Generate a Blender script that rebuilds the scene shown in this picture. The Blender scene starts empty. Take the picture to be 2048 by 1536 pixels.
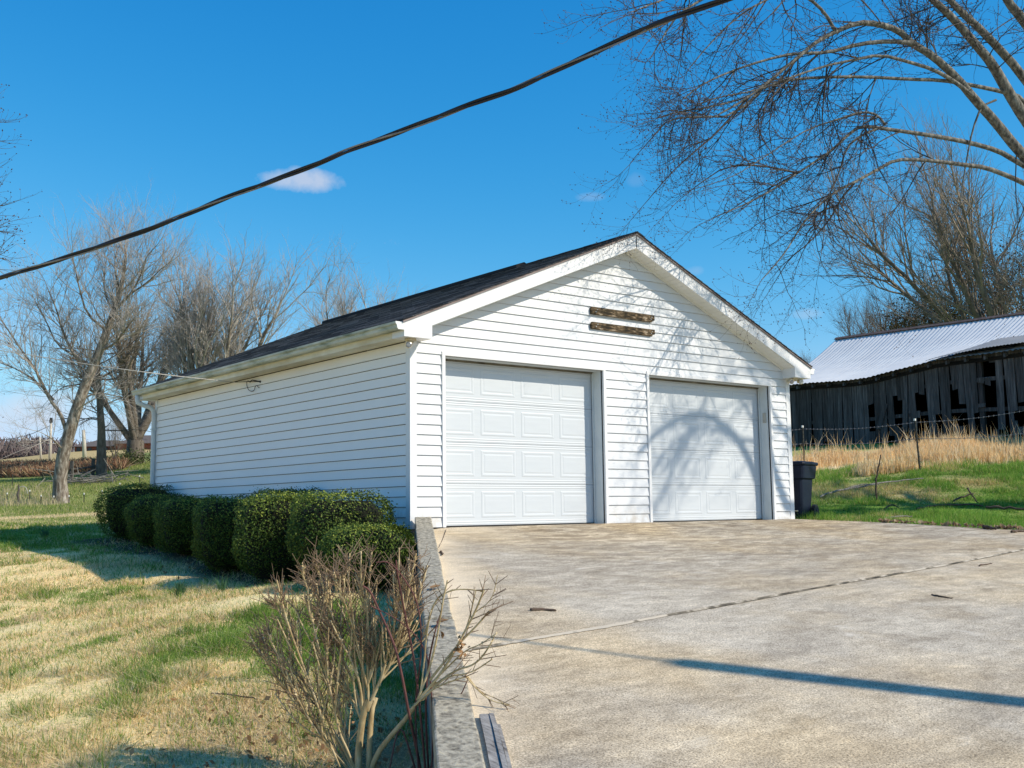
import bpy, math, random
import numpy as np

# ------------------------------------------------------------------ camera, sky, sun, exposure
scene = bpy.context.scene
COL = scene.collection
RND = random.Random(7)
NPR = np.random.default_rng(11)

CAM = np.array([-7.3286, -11.2367, 0.2006])
YAW, PITCH, ROLL, FOC = 0.6712, 0.1149, -0.0125, 2183.46


def camera_axes():
    cy, sy = math.cos(YAW), math.sin(YAW)
    fw = np.array([sy * math.cos(PITCH), cy * math.cos(PITCH), math.sin(PITCH)])
    rt = np.array([cy, -sy, 0.0])
    up = np.cross(rt, fw)
    return (rt * math.cos(ROLL) + up * math.sin(ROLL), -rt * math.sin(ROLL) + up * math.cos(ROLL), fw)


RT, UP, FW = camera_axes()


def at(px, py, depth):
    """world point at a distance 'depth' in front of the viewpoint"""
    return CAM + (RT * (px - 1024) + UP * (768 - py) + FW * FOC) / FOC * depth


def ground_at(px, depth):
    p = at(px, 1000, depth)
    return np.array([p[0], p[1], float(ground_z(p[0], p[1]))])


cam_data = bpy.data.cameras.new('camera')
cam_data.sensor_width = 36.0
cam_data.sensor_fit = 'HORIZONTAL'
cam_data.lens = FOC / 2048 * 36.0
cam_data.clip_start = 0.05
cam_data.clip_end = 5000
cam = bpy.data.objects.new('camera', cam_data)
COL.objects.link(cam)
from mathutils import Matrix, Vector
cam.matrix_world = Matrix(((RT[0], UP[0], -FW[0], CAM[0]), (RT[1], UP[1], -FW[1], CAM[1]),
                           (RT[2], UP[2], -FW[2], CAM[2]), (0, 0, 0, 1)))
scene.camera = cam

SUN = np.array([-0.6400, 1.0, -0.9000])
SUN = SUN / np.linalg.norm(SUN)          # the way the light travels
sun_data = bpy.data.lights.new('sun', 'SUN')
sun_data.energy = 5.0
sun_data.angle = math.radians(0.53)
sun_data.color = (1.0, 0.895, 0.74)
sun = bpy.data.objects.new('sun', sun_data)
COL.objects.link(sun)
sun.rotation_euler = Vector(SUN).to_track_quat('-Z', 'Y').to_euler()
sun.location = (10, -15, 20)
sun['kind'] = 'helper'

scene.view_settings.view_transform = 'Standard'
scene.view_settings.look = 'None'
scene.view_settings.exposure = 0.05
scene.view_settings.gamma = 1.0
scene.view_settings.use_curve_mapping = False

world = bpy.data.worlds.new('World')
scene.world = world
world.use_nodes = True


def build_world():
    nt = world.node_tree
    nt.nodes.clear()
    out = nt.nodes.new('ShaderNodeOutputWorld')
    bg = nt.nodes.new('ShaderNodeBackground')
    bg.inputs['Strength'].default_value = 0.1
    sky = nt.nodes.new('ShaderNodeTexSky')
    sky.sky_type = 'NISHITA'
    sky.sun_disc = False
    sky.sun_elevation = math.asin(-SUN[2])
    sky.sun_rotation = math.atan2(-SUN[0], -SUN[1])
    sky.altitude = 200
    sky.air_density = 1.0
    sky.dust_density = 0.2
    sky.ozone_density = 3.0
    tc = nt.nodes.new('ShaderNodeTexCoord')

    def vm(op, a, b=None):
        n = nt.nodes.new('ShaderNodeVectorMath')
        n.operation = op
        for i, x in enumerate((a, b)):
            if x is None:
                continue
            if isinstance(x, bpy.types.NodeSocket):
                nt.links.new(x, n.inputs[i])
            else:
                n.inputs[i].default_value = x
        return n.outputs['Value'] if op in ('DOT_PRODUCT', 'LENGTH') else n.outputs['Vector']

    def mm(op, a, b=None, c=None):
        n = nt.nodes.new('ShaderNodeMath')
        n.operation = op
        for i, x in enumerate((a, b, c)):
            if x is None:
                continue
            if isinstance(x, bpy.types.NodeSocket):
                nt.links.new(x, n.inputs[i])
            else:
                n.inputs[i].default_value = x
        return n.outputs[0]

    # the photograph's deep, clean blue: a per-channel grade of the whole sky, the same in every direction
    sep = nt.nodes.new('ShaderNodeSeparateColor')
    nt.links.new(sky.outputs['Color'], sep.inputs[0])
    r = mm('MULTIPLY', sep.outputs[0], .1)
    g = mm('MULTIPLY', sep.outputs[1], .1)
    b_ = mm('MULTIPLY', sep.outputs[2], .1)
    r2 = mm('MINIMUM', mm('MULTIPLY', mm('POWER', r, 2.65), 7.8), r)
    g2 = mm('MINIMUM', mm('MULTIPLY', g, 1.36), mm('MAXIMUM', g, .75))
    b2 = mm('MAXIMUM', mm('MULTIPLY', mm('POWER', b_, .58), 1.21), b_)
    cmb = nt.nodes.new('ShaderNodeCombineColor')
    for i, c in enumerate((r2, g2, b2)):
        nt.links.new(mm('MULTIPLY', c, 10.0), cmb.inputs[i])
    noise = nt.nodes.new('ShaderNodeTexNoise')
    noise.inputs['Scale'].default_value = 42
    noise.inputs['Detail'].default_value = 6
    noise.inputs['Roughness'].default_value = 0.62
    nt.links.new(tc.outputs['Generated'], noise.inputs['Vector'])
    direction = vm('NORMALIZE', tc.outputs['Generated'])
    total = None
    # small clouds: bearing from +Y towards +X, elevation, half width, half height (degrees), density
    clouds = [(27.4, 17.0, 2.3, 0.62, 1.0), (42.8, 16.2, 0.85, 0.25, .24), (45.2, 17.0, .5, .4, .12),
              (53.8, 9.7, .9, .3, .35), (14.8, 4.9, 3.2, 1.3, 1.0), (14.0, 3.2, 4.5, .9, .75), (18.5, 4.2, 2.6, 1.0, .7),
              (10.0, 6.5, 2.0, .6, .5), (48.2, 12.2, .5, .25, .22), (-8, 5.0, 5, 1.2, .9), (-20, 9.0, 4, .9, .9), (-38, 4.0, 6, 1.3, .9),
              (80, 14, 3, .6, .8), (96, 8, 4, .9, .8), (150, 12, 4, .9, .9), (210, 9, 5, 1.0, .9), (275, 7, 5, 1.1, .9)]
    for brg, el, w, h, dens in clouds:
        b, e = math.radians(brg), math.radians(el)
        c = (math.sin(b) * math.cos(e), math.cos(b) * math.cos(e), math.sin(e))
        r = (math.cos(b), -math.sin(b), 0)
        u = tuple(np.cross(r, c))
        x = mm('DIVIDE', vm('DOT_PRODUCT', direction, r), math.sin(math.radians(w)))
        y = mm('DIVIDE', vm('DOT_PRODUCT', vm('SUBTRACT', direction, c), u), math.sin(math.radians(h)))
        front = mm('GREATER_THAN', vm('DOT_PRODUCT', direction, c), 0.5)
        d2 = mm('ADD', mm('MULTIPLY', x, x), mm('MULTIPLY', y, y))
        fall = mm('MULTIPLY', mm('MAXIMUM', mm('SUBTRACT', 1.25, mm('MULTIPLY', d2, 0.8)), 0.0), front)
        m = mm('MULTIPLY', mm('MINIMUM', mm('MULTIPLY', mm('MAXIMUM', mm('SUBTRACT', mm('ADD', mm('MULTIPLY', fall, .55), noise.outputs[0]), .70), 0.0), 1.9), 1.0), dens)
        total = m if total is None else mm('MAXIMUM', total, m)
    mix = nt.nodes.new('ShaderNodeMix')
    mix.data_type = 'RGBA'
    nt.links.new(mm('MULTIPLY', total, 0.62), mix.inputs['Factor'])
    nt.links.new(cmb.outputs[0], mix.inputs['A'])
    mix.inputs['B'].default_value = (7.0, 7.1, 7.9, 1)
    nt.links.new(mix.outputs['Result'], bg.inputs['Color'])
    nt.links.new(bg.outputs['Background'], out.inputs['Surface'])


build_world()


# ------------------------------------------------------------------ helpers: meshes
def obj(name, me, mat=None, parent=None, label=None, cat=None, group=None, kind=None):
    o = bpy.data.objects.new(name, me)
    COL.objects.link(o)
    if mat is not None and me is not None and len(me.materials) == 0:
        me.materials.append(mat)
    if parent is not None:
        o.parent = parent
    tag(o, label, cat, group, kind)
    return o


def tag(o, label=None, cat=None, group=None, kind=None):
    if label:
        o['label'] = label
    if cat:
        o['category'] = cat
    if group:
        o['group'] = group
    if kind:
        o['kind'] = kind
    return o


def thing(name, loc, label, cat, group=None, rz=0.0):
    o = bpy.data.objects.new(name, None)
    COL.objects.link(o)
    o.empty_display_size = 0.2
    o.location = tuple(float(c) for c in loc)
    o.rotation_euler = (0, 0, rz)
    return tag(o, label, cat, group)


def mesh_np(name, verts, faces, col=None, smooth=False):
    """faces: array (n,k) with one k, or a list of such arrays"""
    me = bpy.data.meshes.new(name)
    verts = np.asarray(verts, np.float32).reshape(-1, 3)
    if not isinstance(faces, list):
        faces = [faces]
    faces = [np.asarray(f, np.int32) for f in faces if len(f)]
    me.vertices.add(len(verts))
    me.vertices.foreach_set('co', verts.ravel())
    nl = sum(f.size for f in faces)
    npoly = sum(len(f) for f in faces)
    me.loops.add(nl)
    me.polygons.add(npoly)
    me.loops.foreach_set('vertex_index', np.concatenate([f.ravel() for f in faces]))
    tot = np.concatenate([np.full(len(f), f.shape[1], np.int32) for f in faces])
    start = np.concatenate([[0], np.cumsum(tot)[:-1]]).astype(np.int32)
    me.polygons.foreach_set('loop_start', start)
    me.polygons.foreach_set('use_smooth', np.full(npoly, bool(smooth)))
    me.update(calc_edges=True)
    if col is not None:
        a = me.color_attributes.new('Col', 'FLOAT_COLOR', 'POINT')
        c = np.ones((len(verts), 4), np.float32)
        c[:, :3] = col
        a.data.foreach_set('color', c.ravel())
    return me


class MB:
    """collects simple solids into one mesh"""

    def __init__(self):
        self.v, self.f, self.n = [], {}, 0

    def add(self, verts, faces):
        verts = np.asarray(verts, float).reshape(-1, 3)
        for f in faces:
            self.f.setdefault(len(f), []).append([i + self.n for i in f])
        self.v.append(verts)
        self.n += len(verts)
        return self

    def box(self, x0, x1, y0, y1, z0, z1):
        v = [(x0, y0, z0), (x1, y0, z0), (x1, y1, z0), (x0, y1, z0), (x0, y0, z1), (x1, y0, z1), (x1, y1, z1), (x0, y1, z1)]
        return self.add(v, BOXF)

    def hexa(self, v8):
        return self.add(v8, BOXF)

    def obox(self, c, ax, ay, az):
        c, ax, ay, az = [np.asarray(k, float) for k in (c, ax, ay, az)]
        v = [c + sx * ax + sy * ay + sz * az for sz in (-1, 1) for sx, sy in ((-1, -1), (1, -1), (1, 1), (-1, 1))]
        return self.add(v, BOXF)

    def prism(self, poly, extr):
        """poly: list of 3D points, extruded by vector"""
        p = np.asarray(poly, float)
        q = p + np.asarray(extr, float)
        n = len(p)
        fs = [list(range(n))[::-1], list(range(n, 2 * n))]
        fs += [[i, (i + 1) % n, n + (i + 1) % n, n + i] for i in range(n)]
        return self.add(np.vstack([p, q]), fs)

    def tube(self, pts, rad, sides=8, cap=True):
        v, f = tube_arrays(pts, rad, sides)
        fs = [list(x) for x in f]
        if cap:
            n = len(v)
            fs.append(list(range(sides))[::-1])
            fs.append(list(range(n - sides, n)))
        return self.add(v, fs)

    def mesh(self, name, smooth=False, col=None):
        return mesh_np(name, np.vstack(self.v), [np.array(f) for f in self.f.values()], col, smooth)

    def build(self, name, mat, parent=None, smooth=False, bevel=0.0, **k):
        o = obj(name, self.mesh(name, smooth), mat, parent, **k)
        if bevel:
            m = o.modifiers.new('bevel', 'BEVEL')
            m.width = bevel
            m.segments = 2
            m.limit_method = 'ANGLE'
        return o


BOXF = [[0, 3, 2, 1], [4, 5, 6, 7], [0, 1, 5, 4], [1, 2, 6, 5], [2, 3, 7, 6], [3, 0, 4, 7]]


def frames(pts):
    pts = np.asarray(pts, float)
    t = np.gradient(pts, axis=0)
    t /= np.linalg.norm(t, axis=1)[:, None] + 1e-9
    a = np.array([0, 0, 1.0]) if abs(t[0][2]) < .9 else np.array([1.0, 0, 0])
    us, vs = [], []
    u = np.cross(t[0], a)
    u /= np.linalg.norm(u)
    for k in t:
        u = u - k * (u @ k)
        u /= np.linalg.norm(u) + 1e-9
        us.append(u)
        vs.append(np.cross(k, u))
    return pts, np.array(us), np.array(vs)


def tube_arrays(pts, rad, sides):
    pts, us, vs = frames(pts)
    rad = np.broadcast_to(np.asarray(rad, float), (len(pts),))
    a = np.arange(sides) / sides * 2 * math.pi
    ring = (np.cos(a)[None, :, None] * us[:, None, :] + np.sin(a)[None, :, None] * vs[:, None, :]) * rad[:, None, None]
    v = (pts[:, None, :] + ring).reshape(-1, 3)
    n = len(pts)
    i = np.arange(n - 1)[:, None] * sides
    j = np.arange(sides)[None, :]
    j2 = (j + 1) % sides
    f = np.stack([i + j, i + j2, i + sides + j2, i + sides + j], -1).reshape(-1, 4)
    return v, f


def segs_arrays(S, sides=3):
    """S: (n,8) array p0 p1 r0 r1 -> separate little prisms"""
    S = np.asarray(S, float)
    p0, p1, r0, r1 = S[:, :3], S[:, 3:6], S[:, 6], S[:, 7]
    d = p1 - p0
    d = d / (np.linalg.norm(d, axis=1)[:, None] + 1e-9)
    a = np.where(np.abs(d[:, 2:3]) < .9, np.array([[0, 0, 1.0]]), np.array([[1.0, 0, 0]]))
    u = np.cross(d, a)
    u /= np.linalg.norm(u, axis=1)[:, None] + 1e-9
    w = np.cross(d, u)
    an = np.arange(sides) / sides * 2 * math.pi
    off = np.cos(an)[None, :, None] * u[:, None, :] + np.sin(an)[None, :, None] * w[:, None, :]
    v = np.concatenate([p0[:, None, :] + off * r0[:, None, None], p1[:, None, :] + off * r1[:, None, None]], 1)
    n = len(S)
    base = np.arange(n)[:, None, None] * (2 * sides)
    j = np.arange(sides)
    q = np.stack([j, (j + 1) % sides, sides + (j + 1) % sides, sides + j], -1)[None]
    return v.reshape(-1, 3), (base + q).reshape(-1, 4)


def join(parts):
    vs, fs, n = [], [], 0
    for v, f in parts:
        vs.append(v)
        fs.append(np.asarray(f) + n)
        n += len(v)
    return np.vstack(vs), fs


# ------------------------------------------------------------------ helpers: materials
def new_mat(name):
    m = bpy.data.materials.new(name)
    m.use_nodes = True
    nt = m.node_tree
    return m, nt, nt.nodes['Principled BSDF']


def node(nt, typ, **kw):
    n = nt.nodes.new(typ)
    for k, v in kw.items():
        if k in n.inputs:
            n.inputs[k].default_value = v
        else:
            setattr(n, k, v)
    return n


def ramp(nt, fac, stops):
    r = nt.nodes.new('ShaderNodeValToRGB')
    el = r.color_ramp.elements
    while len(el) < len(stops):
        el.new(0.5)
    for e, (p, c) in zip(el, stops):
        e.position = p
        e.color = (*c, 1) if len(c) == 3 else c
    nt.links.new(fac, r.inputs['Fac'])
    return r.outputs['Color']


def coords(nt, scale=(1, 1, 1)):
    tc = nt.nodes.new('ShaderNodeTexCoord')
    mp = nt.nodes.new('ShaderNodeMapping')
    mp.inputs['Scale'].default_value = scale
    nt.links.new(tc.outputs['Object'], mp.inputs['Vector'])
    return mp.outputs['Vector']


def noise(nt, vec, scale, detail=5, rough=.6, dist=0.0):
    n = node(nt, 'ShaderNodeTexNoise')
    n.inputs['Scale'].default_value = scale
    n.inputs['Detail'].default_value = detail
    n.inputs['Roughness'].default_value = rough
    n.inputs['Distortion'].default_value = dist
    if vec is not None:
        nt.links.new(vec, n.inputs['Vector'])
    return n.outputs[0]


def mixc(nt, fac, a, b, mode='MIX'):
    n = nt.nodes.new('ShaderNodeMix')
    n.data_type = 'RGBA'
    n.blend_type = mode
    for key, x in (('Factor', fac), ('A', a), ('B', b)):
        if isinstance(x, bpy.types.NodeSocket):
            nt.links.new(x, n.inputs[key])
        elif key == 'Factor':
            n.inputs[key].default_value = x
        else:
            n.inputs[key].default_value = (*x, 1)
    return n.outputs['Result']


def bump(nt, bsdf, h, strength=.3, dist=.01):
    b = nt.nodes.new('ShaderNodeBump')
    b.inputs['Strength'].default_value = strength
    b.inputs['Distance'].default_value = dist
    nt.links.new(h, b.inputs['Height'])
    nt.links.new(b.outputs['Normal'], bsdf.inputs['Normal'])


def mat_noise(name, stops, scale=8, rough=.8, stretch=(1, 1, 1), bstr=.3, bdist=.01, detail=6, spec=.3, metal=0.0, dist=0.0):
    m, nt, b = new_mat(name)
    v = coords(nt, stretch)
    n = noise(nt, v, scale, detail, .62, dist)
    nt.links.new(ramp(nt, n, stops), b.inputs['Base Color'])
    b.inputs['Roughness'].default_value = rough
    b.inputs['Metallic'].default_value = metal
    b.inputs['Specular IOR Level'].default_value = spec
    if bstr:
        bump(nt, b, n, bstr, bdist)
    return m


def mat_attr(name, rough=.8, spec=.15, transl=0.0, var=0.0, vscale=30):
    m, nt, b = new_mat(name)
    a = node(nt, 'ShaderNodeAttribute', attribute_name='Col')
    c = a.outputs['Color']
    if var:
        n = noise(nt, coords(nt), vscale, 6, .7)
        k = ramp(nt, n, [(.25, (1 - var,) * 3), (.75, (1 + var,) * 3)])
        c = mixc(nt, 1.0, c, k, 'MULTIPLY')
        bump(nt, b, n, .6, .03)
    nt.links.new(c, b.inputs['Base Color'])
    b.inputs['Roughness'].default_value = rough
    b.inputs['Specular IOR Level'].default_value = spec
    if transl:
        t = nt.nodes.new('ShaderNodeBsdfTranslucent')
        nt.links.new(c, t.inputs['Color'])
        mx = nt.nodes.new('ShaderNodeMixShader')
        mx.inputs[0].default_value = transl
        nt.links.new(b.outputs[0], mx.inputs[1])
        nt.links.new(t.outputs[0], mx.inputs[2])
        nt.links.new(mx.outputs[0], nt.nodes['Material Output'].inputs['Surface'])
    return m


def mat_siding(name, dirt, tone):
    m, nt, b = new_mat(name)
    v = coords(nt)
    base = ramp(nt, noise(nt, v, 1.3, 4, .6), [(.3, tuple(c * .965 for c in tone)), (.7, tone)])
    grain = noise(nt, coords(nt, (3, 3, 60)), 3, 4)
    # mildew: specks and thin streaks that sit along the laps
    sp = noise(nt, coords(nt, (1.2, 1.2, 9)), 4.5, 8, .75)
    mask = ramp(nt, sp, [(.64, (0, 0, 0)), (.75, (1, 1, 1))])
    zone = ramp(nt, noise(nt, v, .55, 3), [(.45, (0, 0, 0)), (.65, (dirt, dirt, dirt))])
    mk = mixc(nt, 1.0, mask, zone, 'MULTIPLY')
    c = mixc(nt, mk, base, (.19, .21, .19))
    sx = nt.nodes.new('ShaderNodeSeparateXYZ')
    nt.links.new(v, sx.inputs[0])
    mr = node(nt, 'ShaderNodeMapRange')
    nt.links.new(sx.outputs[2], mr.inputs['Value'])
    for k_, v_ in (('From Min', .0), ('From Max', .32), ('To Min', .75), ('To Max', 0.0)):
        mr.inputs[k_].default_value = v_
    spl = mixc(nt, 1.0, ramp(nt, noise(nt, v, 6, 7, .7), [(.42, (0, 0, 0)), (.66, (1, 1, 1))]), mr.outputs[0], 'MULTIPLY')
    nt.links.new(mixc(nt, spl, c, (.42, .36, .28)), b.inputs['Base Color'])
    b.inputs['Roughness'].default_value = .48
    b.inputs['Specular IOR Level'].default_value = .4
    bump(nt, b, grain, .12, .004)
    return m


M = {}


def make_materials():
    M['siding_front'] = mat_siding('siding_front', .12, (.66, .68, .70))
    M['siding_side'] = mat_siding('siding_side', .75, (.84, .83, .82))  # same vinyl made paler, brightening the shaded side wall by colour
    M['trim'] = mat_noise('trim', [(.3, (.70, .71, .72)), (.7, (.75, .755, .76))], 3, .4, bstr=.05, spec=.4)
    M['door'] = mat_noise('door', [(.3, (.53, .57, .605)), (.7, (.565, .605, .64))], 2, .42, (1, 1, 20), bstr=.12, bdist=.002, spec=.4)
    M['soffit'] = mat_noise('soffit', [(.3, (.70, .70, .64)), (.7, (.80, .80, .76))], 2.5, .5, bstr=.05)
    M['eave'] = mat_noise('eave', [(.34, (.50, .44, .30)), (.62, (.74, .72, .62))], 1.6, .6, (1.5, .5, 1), bstr=.1)
    M['gutter'] = mat_noise('gutter', [(.34, (.15, .18, .13)), (.47, (.40, .43, .36)), (.7, (.62, .63, .56))], 2.6, .5, (2, .7, 4), bstr=.08, detail=8)
    M['downspout'] = mat_noise('downspout', [(.3, (.55, .60, .62)), (.7, (.66, .70, .71))], 4, .45, bstr=.05)
    M['dark_gap'] = mat_noise('dark_gap', [(.3, (.025, .022, .02)), (.7, (.06, .05, .04))], 10, .9)
    M['rubber'] = mat_noise('rubber', [(.3, (.012, .012, .013)), (.7, (.03, .03, .03))], 10, .6)
    M['lap_shade'] = mat_noise('lap_shade', [(.3, (.05, .045, .042)), (.7, (.10, .09, .08))], 6, .95)  # dark backing, paints shade lines into the slots between laps
    M['seal'] = mat_noise('seal', [(.35, (.05, .045, .035)), (.6, (.20, .18, .13)), (.8, (.5, .48, .42))], 5, .8, (1.4, 1, 12), detail=8)
    M['drip_edge'] = mat_noise('drip_edge', [(.3, (.16, .12, .11)), (.7, (.3, .25, .24))], 4, .6)
    M['block'] = mat_noise('block', [(.32, (.12, .105, .08)), (.44, (.27, .245, .19)), (.53, (.37, .335, .26)), (.62, (.46, .42, .33)), (.70, (.50, .43, .25))], 24, .95, bstr=.8, bdist=.014, detail=12)
    M['joint_shadow'] = mat_noise('joint_shadow', [(.38, (.05, .043, .033)), (.47, (.16, .14, .105)), (.54, (.46, .41, .33))], 2.6, .95, bstr=.6, bdist=.01, detail=8)
    M['foundation'] = mat_noise('foundation', [(.3, (.16, .15, .14)), (.7, (.30, .28, .26))], 8, .95, bstr=.5, bdist=.01)
    M['timber'] = mat_noise('timber', [(.3, (.05, .045, .04)), (.42, (.22, .205, .19)), (.7, (.40, .385, .36))], 6, .9, (7, 1, 7), bstr=.8, bdist=.012, detail=8)
    M['board'] = mat_noise('board', [(.40, (.018, .014, .008)), (.50, (.06, .042, .02)), (.60, (.19, .135, .08)), (.72, (.46, .41, .32))], 6.5, .85, (1.2, 1, 5), bstr=.6, bdist=.006, detail=9, dist=.6)
    M['steel'] = mat_noise('steel', [(.3, (.4, .4, .38)), (.7, (.65, .64, .6))], 20, .35, metal=.8)
    M['lamp_body'] = mat_noise('lamp_body', [(.3, (.42, .34, .20)), (.7, (.62, .55, .40))], 12, .5)
    M['lens'] = mat_noise('lens', [(.3, (.05, .05, .055)), (.7, (.3, .3, .3))], 25, .15, spec=.8)
    M['lens_white'] = mat_noise('lens_white', [(.3, (.35, .35, .33)), (.7, (.6, .6, .56))], 25, .2, spec=.8)
    M['keypad'] = mat_noise('keypad', [(.3, (.36, .35, .30)), (.7, (.50, .48, .43))], 12, .5)
    M['bin'] = mat_noise('bin', [(.3, (.005, .009, .022)), (.7, (.010, .018, .038))], 3, .5, bstr=.05, spec=.2)
    M['cable'] = mat_noise('cable', [(.3, (.012, .012, .016)), (.7, (.03, .03, .035))], 5, .55, (1, 1, 1), bstr=.1)
    M['cable_bare'] = mat_noise('cable_bare', [(.3, (.12, .115, .12)), (.7, (.25, .24, .24))], 6, .5)
    M['white_cable'] = mat_noise('white_cable', [(.3, (.42, .39, .34)), (.7, (.55, .52, .47))], 6, .5)
    M['barn_wood'] = mat_barn()
    M['barn_dark'] = mat_noise('barn_dark', [(.3, (.006, .005, .005)), (.7, (.016, .014, .012))], 3, 1)  # near-black, puts the shade inside the barn into the colour
    M['barn_roof'] = mat_noise('barn_roof', [(.3, (.56, .57, .57)), (.7, (.64, .65, .64))], 1.1, .5, bstr=.05, spec=.4)
    M['barn_roof_grey'] = mat_noise('barn_roof_grey', [(.3, (.17, .175, .175)), (.55, (.235, .24, .24)), (.75, (.28, .265, .25))], 1.6, .5, (1, 1, 1), bstr=.1, spec=.4)
    M['rust'] = mat_noise('rust', [(.3, (.07, .045, .035)), (.7, (.16, .11, .09))], 8, .8)
    M['post_green'] = mat_noise('post_green', [(.3, (.014, .018, .016)), (.7, (.04, .042, .036))], 9, .7)
    M['white_paint'] = mat_noise('white_paint', [(.3, (.62, .62, .58)), (.7, (.8, .8, .78))], 8, .6)
    M['grey_wood'] = mat_noise('grey_wood', [(.3, (.05, .042, .036)), (.7, (.15, .13, .11))], 7, .9, (4, 4, 1), bstr=.5)
    M['pole'] = mat_noise('pole', [(.3, (.44, .40, .34)), (.7, (.60, .56, .49))], 4, .85, (4, 4, .6), bstr=.3)
    M['brick_wall'] = mat_noise('brick_wall', [(.3, (.20, .062, .04)), (.7, (.33, .12, .08))], 6, .9)
    M['house_roof'] = mat_noise('house_roof', [(.3, (.10, .08, .068)), (.7, (.17, .14, .12))], 4, .9)
    M['house_dark'] = mat_noise('house_dark', [(.3, (.015, .016, .018)), (.7, (.04, .04, .045))], 3, .3, spec=.6)
    M['bark_maple'] = mat_noise('bark_maple', [(.34, (.055, .05, .043)), (.5, (.14, .132, .115)), (.70, (.32, .31, .27))], 9, .92, (2, 2, .8), bstr=.7, bdist=.02, detail=9)
    M['twig_maple'] = mat_noise('twig_maple', [(.3, (.035, .029, .027)), (.7, (.085, .075, .066))], 5, .8, bstr=0)
    M['bud'] = mat_noise('bud', [(.3, (.04, .020, .020)), (.6, (.085, .042, .036)), (.8, (.15, .065, .05))], 12, .7, bstr=0)
    M['bark_pale'] = mat_noise('bark_pale', [(.34, (.085, .062, .045)), (.5, (.21, .175, .14)), (.66, (.42, .38, .33))], 3.4, .92, (2.4, 2.4, .8), bstr=.8, bdist=.05, detail=9)
    M['twig_pale'] = mat_noise('twig_pale', [(.3, (.25, .22, .195)), (.7, (.44, .41, .375))], 2, .85, bstr=0)
    M['twig_tan'] = mat_noise('twig_tan', [(.3, (.15, .12, .09)), (.7, (.30, .255, .20))], 2, .85, bstr=0)
    M['bark_dark'] = mat_noise('bark_dark', [(.3, (.07, .055, .042)), (.7, (.2, .17, .14))], 3, .92, (2, 2, .7), bstr=.8, bdist=.04)
    M['twig_dark'] = mat_noise('twig_dark', [(.3, (.075, .055, .04)), (.7, (.17, .135, .10))], 2, .85, bstr=0)
    M['leaf_brown'] = mat_noise('leaf_brown', [(.3, (.11, .055, .022)), (.7, (.26, .15, .065))], 5, .85, bstr=0)
    M['thicket'] = mat_noise('thicket', [(.3, (.045, .034, .02)), (.5, (.09, .065, .03)), (.7, (.14, .11, .05))], 1.2, .9, bstr=0)
    M['cane'] = mat_noise('cane', [(.3, (.26, .18, .085)), (.5, (.50, .385, .205)), (.72, (.68, .57, .38))], 9, .75, (2, 2, .7), bstr=.3, bdist=.003, detail=7)
    M['cane_tip'] = mat_noise('cane_tip', [(.3, (.13, .08, .05)), (.7, (.32, .23, .15))], 9, .8, bstr=0)
    M['vine_red'] = mat_noise('vine_red', [(.3, (.085, .032, .03)), (.7, (.17, .07, .06))], 8, .7, bstr=0)
    M['stick'] = mat_noise('stick', [(.3, (.05, .035, .025)), (.7, (.14, .10, .075))], 14, .9, bstr=.4)
    M['log'] = mat_noise('log', [(.3, (.09, .08, .065)), (.7, (.33, .31, .27))], 8, .9, (3, 3, 1), bstr=.5)
    M['dead_leaf'] = mat_noise('dead_leaf', [(.3, (.20, .10, .04)), (.7, (.36, .22, .11))], 20, .8, bstr=0)
    M['blade'] = mat_attr('blade', .7, .15, .42)
    M['leaf'] = mat_attr('leaf', .6, .16, .15)
    M['attr'] = mat_attr('attr', .9, .1)
    M['shingle'] = mat_attr('shingle', .92, .2, 0, .45, 60)
    M['ground'] = mat_ground()
    M['concrete'] = mat_concrete()
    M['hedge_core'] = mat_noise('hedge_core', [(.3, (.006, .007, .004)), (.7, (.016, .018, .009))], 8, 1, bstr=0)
    M['far_wood'] = mat_attr('far_wood', .95, .05)


def mat_barn():
    m, nt, b = new_mat('barn_wood')
    oi = nt.nodes.new('ShaderNodeObjectInfo')
    v = coords(nt, (14, 14, 1.0))
    ad = nt.nodes.new('ShaderNodeVectorMath')
    ad.operation = 'ADD'
    nt.links.new(v, ad.inputs[0])
    cb = nt.nodes.new('ShaderNodeCombineXYZ')
    sc = node(nt, 'ShaderNodeMath', operation='MULTIPLY')
    nt.links.new(oi.outputs['Random'], sc.inputs[0])
    sc.inputs[1].default_value = 40
    nt.links.new(sc.outputs[0], cb.inputs[2])
    nt.links.new(cb.outputs[0], ad.inputs[1])
    n = noise(nt, ad.outputs[0], 1.2, 7, .65)
    c = ramp(nt, n, [(.3, (.030, .029, .028)), (.55, (.085, .084, .084)), (.75, (.17, .167, .162))])
    k = ramp(nt, oi.outputs['Random'], [(0, (.6, .58, .56)), (1, (1.2, 1.2, 1.2))])
    nt.links.new(mixc(nt, 1.0, c, k, 'MULTIPLY'), b.inputs['Base Color'])
    b.inputs['Roughness'].default_value = .9
    b.inputs['Specular IOR Level'].default_value = .15
    bump(nt, b, n, .6, .01)
    return m


def mat_ground():
    m, nt, b = new_mat('ground')
    a = node(nt, 'ShaderNodeAttribute', attribute_name='Col')
    v = coords(nt)
    n1 = noise(nt, v, 7, 8, .75)
    n2 = noise(nt, v, 45, 4, .7)
    k1 = ramp(nt, n1, [(.25, (.72, .71, .68)), (.75, (1.3, 1.3, 1.3))])
    k2 = ramp(nt, n2, [(.3, (.62, .61, .58)), (.6, (1.25, 1.25, 1.25))])
    c = mixc(nt, 1.0, mixc(nt, 1.0, a.outputs['Color'], k1, 'MULTIPLY'), k2, 'MULTIPLY')
    nt.links.new(c, b.inputs['Base Color'])
    b.inputs['Roughness'].default_value = .95
    b.inputs['Specular IOR Level'].default_value = .08
    bump(nt, b, n2, .4, .015)
    return m


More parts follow.
